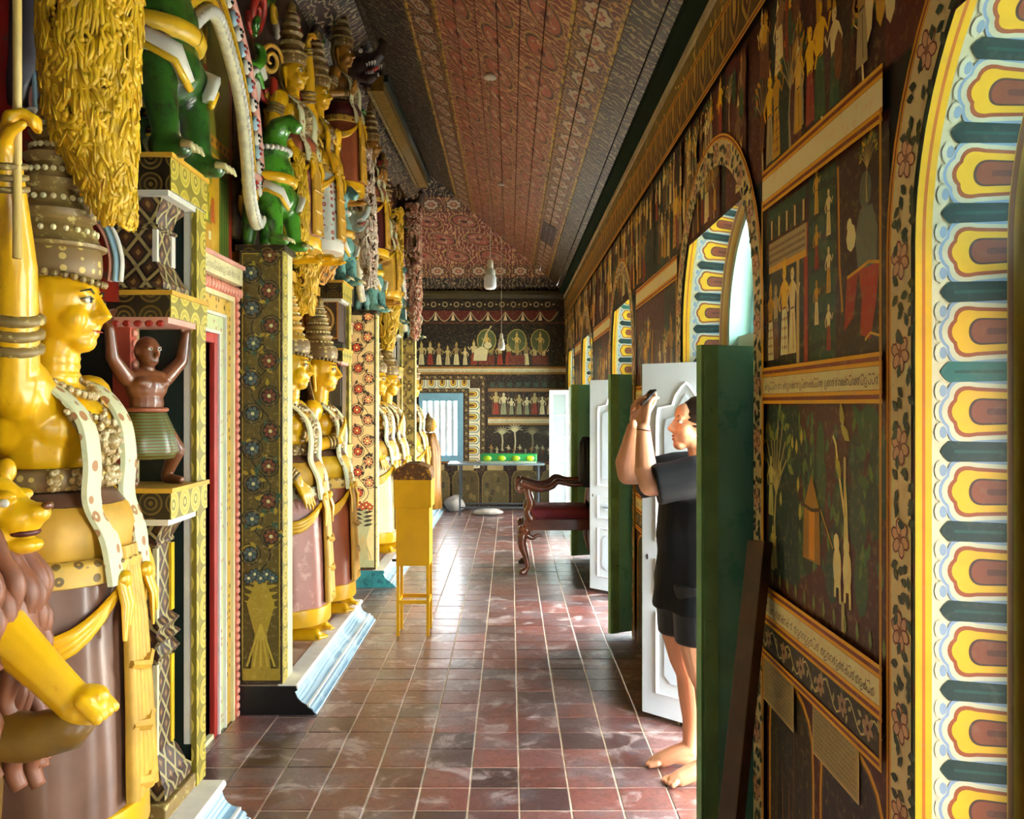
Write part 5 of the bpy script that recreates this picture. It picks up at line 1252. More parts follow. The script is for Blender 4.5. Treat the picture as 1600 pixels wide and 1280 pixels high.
def carved_tail(label, pts, rad, m, count, seed=0, size=1.0, seg=8):
    """hanging mass of overlapping carved leaves, ribbons and curls; pts run from top to tip"""
    path = spline(pts, 20); N = len(path); r_ = random.Random(seed); mb = MB(); K = len(pts)-1
    def rad_at(t): k = min(int(t*K), K-1); f = t*K-k; return rad[k]*(1-f)+rad[k+1]*f
    def surf(t, th, lift): 
        t = min(max(t, 0), 1); p = path[min(N-1, int(t*(N-1)))]; r = rad_at(t)+lift; return p+Vector((r*math.cos(th), r*math.sin(th), 0))
    core = MB().tube(path, [max(.008, rad_at(i/(N-1))*.97) for i in range(N)], 20)  # dark core: shade between the gold carvings put into its colour
    H = (path[0]-path[-1]).length; up = Vector((0, 0, 1))
    for q in range(count):
        t = (q+r_.random())/count; th = r_.uniform(-2.6, .9); L = r_.uniform(.06, .13)*size/H; w = r_.uniform(.0045, .0085)*size; sw = r_.uniform(-.18, .18); kind = r_.random()
        e1 = Vector((-math.sin(th), math.cos(th), 0)); c = surf(t, th, .012)
        if kind < .34:                                       # bundle of ribbons
            for d in (-1, 0, 1):
                P_ = [surf(t+L*k/6-L*.4, th+d*w*1.7/max(.03, rad_at(t))+sw*(k/6)**2, .005+.014*math.sin(PI*k/6)-.003*abs(d)) for k in range(7)]; mb.tube(P_, [w*.5, w, w, w, w, w*.9, w*.4], 6, True, .9)
        elif kind < .48:                                     # leaf with midrib
            R_ = Euler((r_.uniform(-.6, .6), 0, th)).to_matrix(); mb.ball(c, (.011*size, .018*size, .034*size), 8, 6, R=R_); mb.tube([c+R_ @ Vector((.010, 0, .03)), c+R_ @ Vector((.014, 0, -.03))], .0035, 5)
        elif kind < .80:                                     # scroll
            a0 = r_.uniform(0, 6); R_ = r_.uniform(.022, .042)*size; sg = r_.choice((-1, 1))
            mb.tube([c+(e1*math.cos(a0+sg*k*.62)+up*math.sin(a0+sg*k*.62))*R_*(1-k/15) for k in range(14)], [w*1.35*(1-k/20) for k in range(14)], 7); mb.ball(c+Vector((math.cos(th), math.sin(th), 0))*.004, w*1.5, 7, 5)
        else:                                                # bead string
            for k in range(9): mb.ball(surf(t+L*1.4*k/9-L*.5, th+sw*.3*k/9, .012), w*1.05, 6, 5)
    o = tag(obj('carved_tail', mb, m, smooth=True, fix=False), label, 'carved ornament', GT)
    obj('crevice_shade_core', core, mat('brown_crevice_shade', '#5c4410', .5, var=.3, scale=12), o, smooth=True); return o
GT = 'hanging gold carved tails'
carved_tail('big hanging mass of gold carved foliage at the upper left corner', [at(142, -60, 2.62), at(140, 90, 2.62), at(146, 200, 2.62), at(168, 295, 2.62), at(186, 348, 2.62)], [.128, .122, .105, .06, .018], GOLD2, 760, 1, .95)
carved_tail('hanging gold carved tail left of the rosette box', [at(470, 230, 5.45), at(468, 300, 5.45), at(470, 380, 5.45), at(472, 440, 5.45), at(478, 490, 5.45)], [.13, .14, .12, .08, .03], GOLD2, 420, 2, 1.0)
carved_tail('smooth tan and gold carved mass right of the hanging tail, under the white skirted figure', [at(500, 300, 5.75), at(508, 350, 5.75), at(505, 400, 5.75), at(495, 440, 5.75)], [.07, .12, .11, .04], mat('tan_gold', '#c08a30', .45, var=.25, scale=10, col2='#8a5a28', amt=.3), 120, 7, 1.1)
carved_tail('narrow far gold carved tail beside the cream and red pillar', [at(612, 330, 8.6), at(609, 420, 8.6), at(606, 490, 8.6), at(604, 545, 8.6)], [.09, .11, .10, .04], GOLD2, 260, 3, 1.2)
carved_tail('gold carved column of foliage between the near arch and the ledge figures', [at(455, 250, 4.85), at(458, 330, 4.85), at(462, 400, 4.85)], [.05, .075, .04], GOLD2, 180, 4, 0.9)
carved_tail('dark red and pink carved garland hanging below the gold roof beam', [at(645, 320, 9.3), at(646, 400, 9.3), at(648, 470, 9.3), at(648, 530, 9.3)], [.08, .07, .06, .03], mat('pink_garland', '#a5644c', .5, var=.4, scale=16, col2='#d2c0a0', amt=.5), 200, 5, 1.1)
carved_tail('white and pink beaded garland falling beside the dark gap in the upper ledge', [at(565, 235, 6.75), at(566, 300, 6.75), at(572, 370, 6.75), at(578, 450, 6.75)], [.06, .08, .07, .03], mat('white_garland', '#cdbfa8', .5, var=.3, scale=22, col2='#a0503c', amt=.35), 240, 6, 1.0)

# painted cloud border behind the nearest crown
def ribbon(name, pts, w, m, parent, th=.012, bulge=None):
    path = spline(pts, 8); mb = MB(); mb.tube(path, w, 8, True, .5, (1, 0, 0)); return obj(name, mb, m, parent, smooth=True, world=True)
fb = thing('flame_backboard', 'red board with wavy white, pink and blue cloud border behind the nearest crown', 'carved panel', (-1.5, 2.85, 1.9))
Yb = 2.86
out = [at(*p, Yb) for p in ((40, -40), (42, 60), (48, 130), (58, 190), (85, 250), (120, 310), (160, 350), (178, 400), (180, 470), (60, 470), (-40, 300), (-40, -40))]
obj('red_board', MB().poly(out).poly([p+Vector((0, .03, 0)) for p in out][::-1]), mat('board_red', '#8f1c14', .5, var=.3, scale=5, col2='#5a4a40', amt=.25), fb, world=True, fix=False)
edge = [(50, -30), (46, 60), (56, 120), (62, 190), (92, 262), (128, 318), (166, 355), (182, 400), (181, 440)]
for nm, dx, w, m in (('blue_border', 0, .020, BLUEP), ('white_border', 8, .012, WHITE), ('pink_border', -9, .014, PINK)): ribbon(nm, [at(x+dx, y, Yb-.03) for x, y in edge], w, m, fb)
ribbon('white_cloud', [at(22, 195, Yb-.05), at(38, 178, Yb-.05), at(55, 172, Yb-.05), at(62, 200, Yb-.05), at(80, 260, Yb-.05), at(100, 320, Yb-.05)], .016, WHITE, fb)
obj('dark_tier', MB().tube([at(42, -30, Yb-.04), at(38, 40, Yb-.04), at(40, 90, Yb-.04), at(30, 130, Yb-.04), at(28, 165, Yb-.04)], [.05, .045, .05, .04, .03], 10), mat('grey_violet', '#3a3640', .5, var=.3), fb, smooth=True, world=True)

# ------------------------------------------------------------------ lion at the lower left
mb = MB(); L = lambda c, r, **k: mb.ball(c, r, 14, 10, **k)
# local frame: faces +x, origin at the raised fore paw side; metres
L((-.06, 0, .86), (.075, .07, .07)); L((.005, 0, .835), (.055, .05, .045)); L((.045, 0, .845), (.03, .035, .025)); L((.01, 0, .775), (.05, .042, .022)); L((-.03, 0, .80), (.05, .05, .05)); L((-.055, -.055, .935), (.025, .02, .03)); L((-.055, .055, .935), (.025, .02, .03))
for s in (-1, 1): L((-.005, s*.035, .885), (.025, .018, .014))
HEADL = fuse(mb, 'head', .005, 2)
lion = thing('lion_statue', 'gilded lion with wavy brown mane and outstretched paw at the lower left edge', 'statue', (-1.235, 2.25, .46))
o = bpy.data.objects.new('head', HEADL); HEADL.materials.append(GOLD); COL.objects.link(o); o.parent = lion; o.location = (-.03, 0, -.16); o.scale = (1.15, 1.15, 1.15)
obj('mouth', MB().ball((.018, 0, .803), (.034, .039, .012), 10, 8), DRED, o, smooth=True)
obj('nose', MB().ball((.070, 0, .862), (.012, .018, .010), 8, 6), DKBRN, o, smooth=True)
obj('eye', MB().ball((.0, -.048, .872), (.013, .008, .010), 8, 6), WHITE, o, smooth=True)
mb = MB(); rr = random.Random(9)
for k in range(46):
    a = rr.uniform(-1.9, 1.9); z = rr.uniform(.55, .98); y = .10*math.sin(a); x = -.12+.06*math.cos(a)
    pts = [(x-.02, y, z), (x+.01, y*1.35, z-.07), (x+.045, y*1.5, z-.13), (x+.03, y*1.5, z-.20), (x+.05, y*1.45, z-.25)]; mb.tube(spline(pts, 4), [.018+.008*math.sin(PI*i/16) for i in range(17)], 7)
mb.ball((-.10, 0, .72), (.10, .11, .22), 14, 10)
obj('mane', mb, mat('mane_brown', '#7c4a30', .45, var=.2, scale=14), lion, smooth=True, loc=(.035, -.03, -.20))
mb = MB(); L((-.14, 0, .55), (.14, .13, .22)); 
mb.tube([(-.10, -.07, .60), (.0, -.09, .52), (.10, -.10, .43), (.17, -.10, .36)], [.075, .062, .05, .045], 12); mb.ball((.19, -.10, .345), (.065, .05, .042), 12, 8); mb.ball((.205, -.10, .375), (.05, .045, .03), 10, 8)
for k in range(4): mb.capsule((.205, -.142+k*.028, .375), .0165, (.245, -.145+k*.030, .335), .0155, 8)
mb.tube([(-.10, .05, .58), (-.02, .06, .42), (-.03, .06, .27)], [.07, .055, .05], 12); mb.ball((0, .06, .26), (.06, .045, .04), 10, 8)
LB = fuse(mb, 'body', .0055, 1); LB.materials.append(GOLD); o = bpy.data.objects.new('body', LB); COL.objects.link(o); o.parent = lion
mb = MB().tube([(-.30, -.08, .27), (-.1, -.09, .245), (.06, -.10, .235), (.16, -.10, .26), (.20, -.10, .29)], [.06, .065, .06, .055, .035], 12); mb.tube([(-.06, -.09, .17), (-.04, -.1, .24), (-.06, -.09, .30)], .03, 8)
tag(obj('bracket', mb, mat('dull_bronze', '#6a4a10', .4, var=.3, scale=9), lion, smooth=True, loc=(0, 0, .04)))
obj('post', MB().lathe([(.07, -.30), (.06, -.1), (.045, 0), (.05, .1), (.06, .2)], (-.12, 0, 0), 12), MATS['dull_bronze'], lion, smooth=True)

# ------------------------------------------------------------------ dwarf carrying the box in the near niche post
mb = MB(); B = lambda c, r: mb.ball(c, r, 14, 10)
B((0, 0, .25), (.06, .075, .06)); B((.005, 0, .31), (.052, .068, .06)); B((.005, 0, .37), (.058, .085, .06)); B((.03, -.04, .385), (.034, .036, .026)); B((.03, .04, .385), (.034, .036, .026)); B((0, 0, .415), (.04, .085, .028)); mb.capsule((0, 0, .41), .03, (.008, 0, .46), .028)
B((.008, 0, .508), (.052, .045, .056)); B((.02, 0, .475), (.038, .034, .03)); mb.tube([(.055, 0, .515), (.068, 0, .49), (.058, 0, .486)], [.007, .011, .008], 8); B((.048, 0, .468), (.012, .017, .007)); 
for s in (-1, 1): B((.005, s*.046, .505), (.012, .008, .017)); B((.045, s*.02, .522), (.012, .016, .006))
for s in (-1, 1):
    mb.capsule((0, s*.085, .405), .032, (.015, s*.15, .475), .024); mb.capsule((.015, s*.15, .475), .024, (.02, s*.165, .585), .017); hand(mb, (.02, s*.165, .585), (0, 0, 1), (-1, 0, 0), .07, .5, .3, s, True, .006)
    mb.capsule((.01, s*.05, .22), .045, (.05, s*.10, .13), .032); mb.capsule((.05, s*.10, .13), .032, (.0, s*.09, .03), .021); mb.capsule((0, s*.09, .02), .02, (.07, s*.10, .015), .016)
DW = fuse(mb, 'body', .0045, 2); DW.materials.append(DKBRN)
dwarf = thing('dwarf_statue', 'small dark brown bare-chested dwarf with raised arms holding up the ringed box', 'statue', (-1.285, 3.10, 1.266), -.55); dwarf.scale = (.93, .93, .93)
o = bpy.data.objects.new('body', DW); COL.objects.link(o); o.parent = dwarf
obj('loincloth', robe([(.10, .06, .085, .035), (.13, .075, .115, .035), (.2, .075, .105, .015), (.26, .066, .083, 0), (.285, .058, .074, 0)], 40, 6, .004), (lambda: (lambda t: (t.L(t.ramp(t.n('ShaderNodeTexWave', bands_direction='Z').outputs['Fac'], [(.3, lin('#3a2410')), (.5, lin('#b08a24')), (.75, lin('#2c5a34'))]), t.b.inputs['Base Color']), setattr(t.b.inputs['Roughness'], 'default_value', .35), t.m)[2])(NT('striped_loincloth')))(), dwarf, smooth=True)
obj('waistband', MB().tube(ellring(.285, .062, .08), .009, 8, False), RUST, dwarf, smooth=True)
mb = MB()
for s in (-1, 1): mb.ball((.0525, s*.019, .513), (.006, .011, .006), 8, 6)
obj('eye_white', mb, WHITE, o, smooth=True)
mb = MB()
for s in (-1, 1): mb.ball((.058, s*.019, .513), (.003, .004, .004), 6, 5)
obj('pupil', mb, BLACKP, o)

# ------------------------------------------------------------------ roaring makara heads under the roof, gold beam
mb = MB(); B = lambda c, r: mb.ball(c, r, 12, 8)
B((0, 0, 0), (.13, .10, .11)); mb.tube([(.05, 0, .03), (.15, 0, .03), (.22, 0, .07), (.25, 0, .14), (.22, 0, .18)], [.08, .06, .045, .035, .02], 10); mb.tube([(.02, 0, -.06), (.12, 0, -.11), (.18, 0, -.10)], [.06, .045, .02], 10)
for s in (-1, 1): B((.06, s*.06, .08), (.045, .035, .04))
MK = fuse(mb, 'head', .008, 2)
def mk_head(label, loc, rz, s, skin):
    t = thing('makara_head', label, 'carved head', loc, rz, 'roaring makara heads'); t.scale = (s,)*3
    o = bpy.data.objects.new('head', MK.copy()); o.data.materials.append(skin); COL.objects.link(o); o.parent = t
    obj('tongue', MB().tube([(.05, 0, -.04), (.14, 0, -.06), (.2, 0, -.03)], [.04, .03, .012], 8, True, .5), REDP, t, smooth=True)
    m = MB()
    for k in range(6):
        for sd in (-1, 1): m.lathe([(.011, 0), (.007, -.02), (.001, -.035)], (.07+k*.025, sd*.045, .0), 6); m.lathe([(.010, 0), (.006, .02), (.001, .03)], (.06+k*.022, sd*.035, -.09), 6)
    obj('teeth', m, WHITE, t)
    for k in range(5):
        p = [(-.02-.02*k, 0, .08+.015*k), (.02-.03*k, 0, .16+.02*k), (-.06-.04*k, 0, .22)]
        obj('mane_curl', MB().tube(spline([(p[0][0], -.05, p[0][2]), (p[1][0], -.06, p[1][2]), (p[2][0], -.05, p[2][2])], 5), .014, 7), WHITE if k % 2 else OLIVE, t, smooth=True)
    for sd in (-1, 1): obj('eye', MB().ball((.085, sd*.082, .085), (.022, .015, .02), 8, 6), WHITE, t, smooth=True)
DKM = mat('smoky_brown', '#3a2a1e', .45, var=.3, scale=10)
mk_head('dark roaring makara head with white mane high under the ceiling edge', at(560, 105, 7.0), -.5, 1.0, DKM)
mk_head('dark roaring makara head farther along, below the gold beam', at(632, 325, 9.6), -.5, .9, DKM)
mk_head('pale roaring head with pink tongue low on the upper ledge', at(550, 345, 6.6), -.5, .62, mat('pale_head_paint', '#8f9a90', .45, var=.2))
gb = thing('roof_beam', 'gold carved roof beam with dark edges running under the ceiling on the left', 'beam', (-1.1, 7, 4.2))
p0, p1 = at(590, 130, 7.3), at(662, 285, 10.8)
obj('gold_face', MB().beam(p0, p1, .13, .10, (1, 0, 0)), mat('dim_gold', '#7a5c18', .45, var=.3, scale=20), gb, world=True); obj('dark_edge', MB().beam(p0+Vector((.06, 0, .04)), p1+Vector((.06, 0, .04)), .05, .06), DKGRN, gb, world=True); obj('light_edge', MB().beam(p0+Vector((-.075, 0, -.05)), p1+Vector((-.075, 0, -.05)), .03, .03), OLIVE, gb, world=True)
# deep cornice closing the top of the left side
struct('trim_4', MB().extr([(-1.74, 3.9), (-1.34, 4.2), (-1.22, 4.32), (-1.10, 4.40), (-1.10, 4.62), (-1.74, 4.95)], 'y', YB, YF), CM['vine'], uvbox=True)

# carved scroll-work filling the upper wall
def scroll(turns, r0, w, n=26):
    pts = []
    for k in range(n): t = k/(n-1); a = 2*PI*turns*t; r = r0*(1-t*.85); pts.append((0, r*math.cos(a), r*math.sin(a)))
    return MB().tube(pts, [w*(.4+.6*math.sin(PI*min(1, .15+t/(n-1)*.85))) for t in range(n)], 7)
SCM = []
for k, (tn, r0, w) in enumerate(((1.4, .09, .020), (1.1, .07, .024), (1.8, .11, .018), (.6, .10, .026))):
    for m in (GOLD2, OLIVE, DKM, RUST, GREENP, WHITE, REDP, OCHRE, PINK):
        me = scroll(tn, r0, w).mesh('scroll'); me.materials.append(m); me.polygons.foreach_set('use_smooth', [True]*len(me.polygons)); SCM.append(me)
for bi, (ya, yb, xo, nn, lab) in enumerate(((4.42, 6.34, -1.36, 66, 'crowded carved scrollwork behind the upper ledge figures above the first bay'), (7.48, 9.40, -1.34, 60, 'dim carved scrollwork on the upper wall of the middle bay'), (10.55, 11.5, -1.30, 26, 'far carved scrollwork on the upper wall beside the painted end wall'))):
    t = thing('carved_scrollwork', lab, 'carved relief', (xo, (ya+yb)/2, 2.5)); r = random.Random(40+bi)
    obj('backing', MB().box(xo-.06, xo-.03, ya, yb, 2.4, 4.2), mat('relief_ground', '#2a1410', .55, var=.4, scale=9, col2='#4a3a14', amt=.5), t, world=True)
    for k in range(nn):
        o = bpy.data.objects.new('scroll', r.choice(SCM)); COL.objects.link(o); o.parent = t
        o.location = (r.uniform(-.01, .05), r.uniform(ya+.1, yb-.1)-(ya+yb)/2, r.uniform(-.02, 1.6)); o.rotation_euler = (r.uniform(0, 6.28), r.uniform(-.3, .3), r.uniform(-.5, .5)); s = r.uniform(.7, 1.4); o.scale = (s, s, s)
# ------------------------------------------------------------------ door frames and leaves in the right wall
DGR = mat('green_door_paint', '#7cc8b4', .40, var=.12, scale=3, col2='#5cb4a4', amt=.2, bump=.05)
DEDGE = mat('worn_green_edge', '#7cb27a', .5, var=.2, scale=8, col2='#3c5c3c', amt=-.1)
DWH = mat('white_blue_door_paint', '#cfdbe3', .45, var=.05, scale=4); DWP = mat('white_door_panel', '#c2d2de', .45, var=.06); DWM = mat('door_moulding', '#dfe6e8', .45, var=.03)
XH, WL, ZTOP = 1.09, .48, 1.75
def panel_outline(x0, x1, z0, z1, kind, d=0):
    x0, x1, z0, z1 = x0+d, x1-d, z0+d, z1-d; w = x1-x0; c = (x0+x1)/2
    if kind == 'ogee': return [(x0, z0), (x1, z0), (x1, z1-.17), (x1-.03*w, z1-.12), (c+.22*w, z1-.105), (c+.17*w, z1-.06), (c+.06*w, z1-.015), (c, z1), (c-.06*w, z1-.015), (c-.17*w, z1-.06), (c-.22*w, z1-.105), (x0+.03*w, z1-.12), (x0, z1-.17)]
    k = min(.035, w*.2); return [(x0+k, z0), (x1-k, z0), (x1, z0+k), (x1, z1-k), (x1-k, z1), (x0+k, z1), (x0, z1-k), (x0, z0+k)]
def leaf(idx, hinge, ang, W=WL, flip=False):
    """ang: heading of the leaf from its hinge; outer white face on its right-hand side (-y local)"""
    o = tag(obj('door_%d' % idx, MB().box(0, W, -.018, .018, .03, ZTOP), DWH), kind='structure'); o.location = (*hinge, 0); o.rotation_euler = (0, 0, ang); o.scale = (1, -1 if flip else 1, 1)
    obj('green_face', MB().box(0, W-.0, .018, .0235, .03, ZTOP), DGR, o); obj('green_meeting_strip', MB().box(W, W+.012, -.006, .026, .03, ZTOP), DEDGE, o); obj('meeting_strip', MB().box(W-.05, W, .0235, .030, .03, ZTOP), DEDGE, o)
    for (z0, z1, kd) in ((.88, 1.66, 'ogee'), (.62, .80, 'oct'), (.14, .54, 'oct')):
        a = panel_outline(.075, W-.075, z0, z1, kd if kd == 'ogee' else 'rect'); 
        if kd != 'ogee': a = [(.075, z0), (W-.075, z0), (W-.075, z1), (.075, z1)]
        fr = MB(); b = [((x-W/2)*.86+W/2, (z-(z0+z1)/2)*.96+(z0+z1)/2) for x, z in a]; n = len(a)
        for i in range(n):
            j = (i+1) % n; fr.poly([(a[i][0], -.018, a[i][1]), (a[j][0], -.018, a[j][1]), ((a[j][0]+b[j][0])/2, -.030, (a[j][1]+b[j][1])/2), ((a[i][0]+b[i][0])/2, -.030, (a[i][1]+b[i][1])/2)]); fr.poly([((a[i][0]+b[i][0])/2, -.030, (a[i][1]+b[i][1])/2), ((a[j][0]+b[j][0])/2, -.030, (a[j][1]+b[j][1])/2), (b[j][0], -.019, b[j][1]), (b[i][0], -.019, b[i][1])])
        obj('panel_moulding', fr, DWM, o)
        p = panel_outline(.13, W-.13, z0+.06, z1-.06, kd)
        obj('raised_panel', MB().extr(p, 'y', -.027, -.017), DWP, o, bevel=.004)
    obj('keyhole', MB().ball((W-.03, -.019, .80), (.006, .003, .014), 8, 6), BLACKP, o)
    return o
WDF = mat('teal_frame', '#9fbcae', .5, var=.08)
di = 4
for ai, (a, b, _) in enumerate(ARCHES):
    fr = tag(obj('door_%d' % di, MB().box(XR+.2, XR+.30, a+.06, a+.17, 0, 1.745).box(XR+.2, XR+.30, b-.17, b-.06, 0, 1.745).box(XR+.2, XR+.30, a+.06, b-.06, 1.752, 1.80), WDF, bevel=.004), kind='structure'); di += 1
def pair(a, b, an, af, wn=WL, wf=WL):
    global di
    leaf(di, (XH-.01, a+.175), PI+an, wn); di += 1
    # far leaf opens toward the far pier
    leaf(di, (XH-.06, b-.20), PI-af, wf, True); di += 1
leaf(di, (XH, .755), PI/2, .49); di += 1  # closed leaf added out of view to dim daylight through the near arch
pair(2.95, 4.22, .33, .76, .46, .50); pair(5.87, 7.14, .45, .78, .46, .50); pair(8.81, 10.08, .3, .8)
# glazed leaf in the farthest arch
gl = tag(obj('door_%d' % di, MB().box(0, .05, -.018, .018, .02, 1.75).box(.43, .48, -.018, .018, .02, 1.75).box(.05, .43, -.018, .018, .02, .12).box(.05, .43, -.018, .018, 1.69, 1.75), mat('glazed_door_white', '#c9dade', .45, var=.05), bevel=.003), kind='structure'); di += 1
gl.location = (1.03, 12.32, 0); gl.rotation_euler = (0, 0, PI-.12)
for z in (.44, .755, 1.07, 1.38): obj('glazing_bar', MB().box(.05, .43, -.012, .012, z, z+.022), MATS['glazed_door_white'], gl)
obj('glazing_bar', MB().box(.232, .25, -.012, .012, .12, 1.69), MATS['glazed_door_white'], gl)
def glassm():
    t = NT('frosted_pane'); t.b.inputs['Base Color'].default_value = (.75, .9, .92, 1); t.b.inputs['Roughness'].default_value = .35; t.b.inputs['Transmission Weight'].default_value = .75; t.b.inputs['IOR'].default_value = 1.2; return t.m
GLS = glassm()
for x0, x1 in ((.05, .232), (.25, .43)):
    for z0, z1 in ((.12, .44), (.462, .755), (.777, 1.07), (1.092, 1.38), (1.402, 1.69)): obj('pane', MB().box(x0, x1, -.003, .003, z0, z1), GLS, gl)
tag(obj('plank', MB().beam((.612, 2.57, .004), (.787, 2.765, 1.12), .085, .035, (1, .4, 0)), mat('brown_board', '#4a2c14', .5, var=.25, scale=20), bevel=.004), 'narrow brown board leaning on the wall beside the open green door', 'board')

# ------------------------------------------------------------------ woman photographing in the doorway
SKIN = mat('skin', '#d0946e', .42, var=.06, scale=9, sss=.12)
mb = MB(); B = lambda c, r, **k: mb.ball(c, r, 16, 12, **k)
# legs (faces +x)
for s in (-1, 1):
    dx = -.015 if s > 0 else .02; y = s*.085
    mb.tube([(-.01, y, .84), (.035+dx*.3, y, .68), (.035+dx, y, .56), (.022+dx, y, .46), (.0+dx, y, .40), (-.012+dx, y, .30), (-.018+dx, y, .20), (-.008+dx, y, .10), (-.005+dx, y, .06)], [.10, .094, .080, .062, .056, .057, .046, .035, .034], 18)
    B((.045+dx, y, .455), (.03, .04, .045)); mb.capsule((-.03+dx, y, .035), .034, (.05+dx, y*1.08, .04), .032, 12); mb.tube([(.0+dx, y, .075), (.06+dx, y*1.08, .05), (.12+dx, y*1.12, .026), (.16+dx, y*1.14, .018)], [.035, .037, .034, .018], 12)
    for k in range(5): mb.capsule((.14+dx, y*1.13+(k-2)*.0165, .02), .0115 if k*s != 0 else .013, (.182-.009*abs(k-(2-s))+dx, y*1.15+(k-2)*.018, .0125), .0105, 8)
B((-.02, 0, .86), (.11, .16, .12)); B((-.01, 0, 1.05), (.10, .14, .18)); B((-.005, 0, 1.22), (.095, .16, .10))
mb.capsule((-.025, 0, 1.26), .055, (.0, 0, 1.39), .05, 14)
# head, chin raised a little
HR = Euler((0, -.14, 0)).to_matrix(); HC = Vector((.012, 0, 1.455)); h = lambda x, y, z: HC+HR @ Vector((x, y, z))
def HB(c, r): mb.ball(h(*c), r, 16, 12, R=HR)
HB((-.012, 0, .035), (.092, .074, .088)); HB((.03, 0, -.025), (.060, .058, .066)); HB((.058, 0, -.083), (.028, .032, .022)); HB((.05, 0, .045), (.045, .055, .05)); HB((.0, 0, -.055), (.055, .055, .04))
for s in (-1, 1): HB((.05, s*.036, -.02), (.03, .026, .03)); HB((.076, s*.030, .028), (.012, .024, .009)); HB((-.018, s*.076, -.005), (.018, .009, .028))
mb.tube([h(.086, 0, .022), h(.097, 0, -.005), h(.107, 0, -.022), h(.088, 0, -.032)], [.009, .011, .0135, .010], 10)
for s in (-1, 1): HB((.089, s*.012, -.027), (.011, .009, .008))
HB((.082, 0, -.050), (.014, .024, .0068)); HB((.080, 0, -.063), (.013, .020, .0075))
# arms forward and up to the phone; her left (-y world) arm is nearest the camera
PHN = Vector((.222, 0, 1.565))
for s in (1, -1):
    sh = Vector((.0, s*.155, 1.265)); el = Vector((.235 if s > 0 else .275, s*.145, 1.225 if s > 0 else 1.245)); wr = Vector((.245 if s > 0 else .262, s*.055, 1.465))
    mb.capsule(sh, .062, el, .044, 14); mb.tube([el, el.lerp(wr, .25)+Vector((.012, s*.01, 0)), el.lerp(wr, .6)+Vector((.006, 0, 0)), wr], [.044, .047, .037, .027], 14); mb.ball(el, .043, 12, 8)
    hand(mb, wr, (-.05, -s*.15, 1), (.9, s*.45, .1), .165, 1.0, .25, -s, True, .0092)
    p = wr+Vector((-.02, -s*.005, .05)); mb.capsule(p, .012, p+Vector((-.03, -s*.01, .045)), .0095, 8); mb.capsule(p+Vector((-.03, -s*.01, .045)), .0095, p+Vector((-.034, -s*.012, .08)), .008, 8)
WM = fuse(mb, 'body', .0048, 2); WM.materials.append(SKIN)
woman = thing('person', 'barefoot woman in black T-shirt and shorts raising a phone in the doorway', 'person', (.79, 3.68, 0), PI+.04)
body = bpy.data.objects.new('body', WM); COL.objects.link(body); body.parent = woman
# shirt: loose, with sleeves to the elbow, folds pressed in
mb = MB(); B = lambda c, r, **k: mb.ball(c, r, 16, 12, **k)
mb.tube([(-.02, 0, 1.315), (-.012, 0, 1.27)], [.075, .12], 20)
mb.lathe([(.09, 1.315), (.135, 1.29), (.165, 1.25), (.168, 1.15), (.165, 1.0), (.172, .88), (.185, .76), (.188, .695)], (-.012, 0, 0), 28, .93, 1.18)
mb.lathe([(.10, 1.25), (.13, 1.15), (.135, 1.0), (.14, .85), (.15, .70)], (.035, 0, 0), 24, 1.0, 1.15)
for s in (1, -1): mb.tube([(-.01, s*.14, 1.262), (.06, s*.158, 1.255), (.15, s*.155, 1.238), (.215 if s > 0 else .225, s*.15, 1.225)], [.085, .085, .083, .088], 18)
SH = fuse(mb, 'tshirt', .0075, 3)
def vnormals(me): a = np.zeros(len(me.vertices)*3, dtype=np.float32); me.vertices.foreach_get('normal', a); return [Vector(x) for x in a.reshape(-1, 3)]
for v, n in zip(SH.vertices, vnormals(SH)):
    c = v.co; f = 0
    if c.z < 1.16: f = .010*math.sin(14*c.y+9*c.x+5*(1.1-c.z)+2.5*mnoise.noise(c*5))*min(1, (1.16-c.z)*5)
    f += .008*mnoise.noise(Vector((c.x*6, c.y*9, c.z*14)))
    v.co = c+n*f
BLK = mat('black_cotton', '#09090b', .7, var=.15, scale=30, spec=.25); SH.materials.append(BLK)
o = bpy.data.objects.new('tshirt', SH); COL.objects.link(o); o.parent = woman
mb = MB()
for s in (-1, 1):
    dx = -.015 if s > 0 else .02; mb.lathe([(.100, .575), (.104, .58), (.112, .70), (.118, .82)], (.03+dx, s*.082, 0), 22, 1, .98)
mb.lathe([(.15, .76), (.155, .9)], (0, 0, 0), 22, .9, 1.15)
SHO = fuse(mb, 'shorts', .008, 1); SHO.materials.append(mat('black_lycra', '#0c0c0e', .5)); o = bpy.data.objects.new('shorts', SHO); COL.objects.link(o); o.parent = woman
mb = MB(); mb.ball(h(-.019, 0, .045), (.095, .081, .092), 18, 14, R=HR); mb.ball(h(-.045, 0, .01), (.075, .078, .075), 16, 12, R=HR); mb.ball(h(-.115, 0, .015), (.045, .05, .045), 12, 10)
HA = fuse(mb, 'hair', .006, 2); 
for v, n in zip(HA.vertices, vnormals(HA)): v.co += n*.0012*math.sin(v.co.z*260+v.co.y*90)
HA.materials.append(mat('dark_hair', '#1c120d', .4, var=.3, scale=50)); o = bpy.data.objects.new('hair', HA); COL.objects.link(o); o.parent = woman
mb = MB(); pb = MB()
for s in (-1, 1): mb.ball(h(.0755, s*.030, .012), (.0095, .0135, .007), 10, 8, R=HR); pb.ball(h(.0835, s*.0295, .0135), (.0035, .0055, .0055), 8, 6, R=HR)
for s in (-1, 1): pb.tube([h(.089, s*.014, .030), h(.087, s*.032, .037), h(.068, s*.05, .030)], [.002, .0028, .0015], 6)
e = obj('eye', mb, WHITE, body, smooth=True); obj('iris', pb, BLACKP, body, smooth=True)
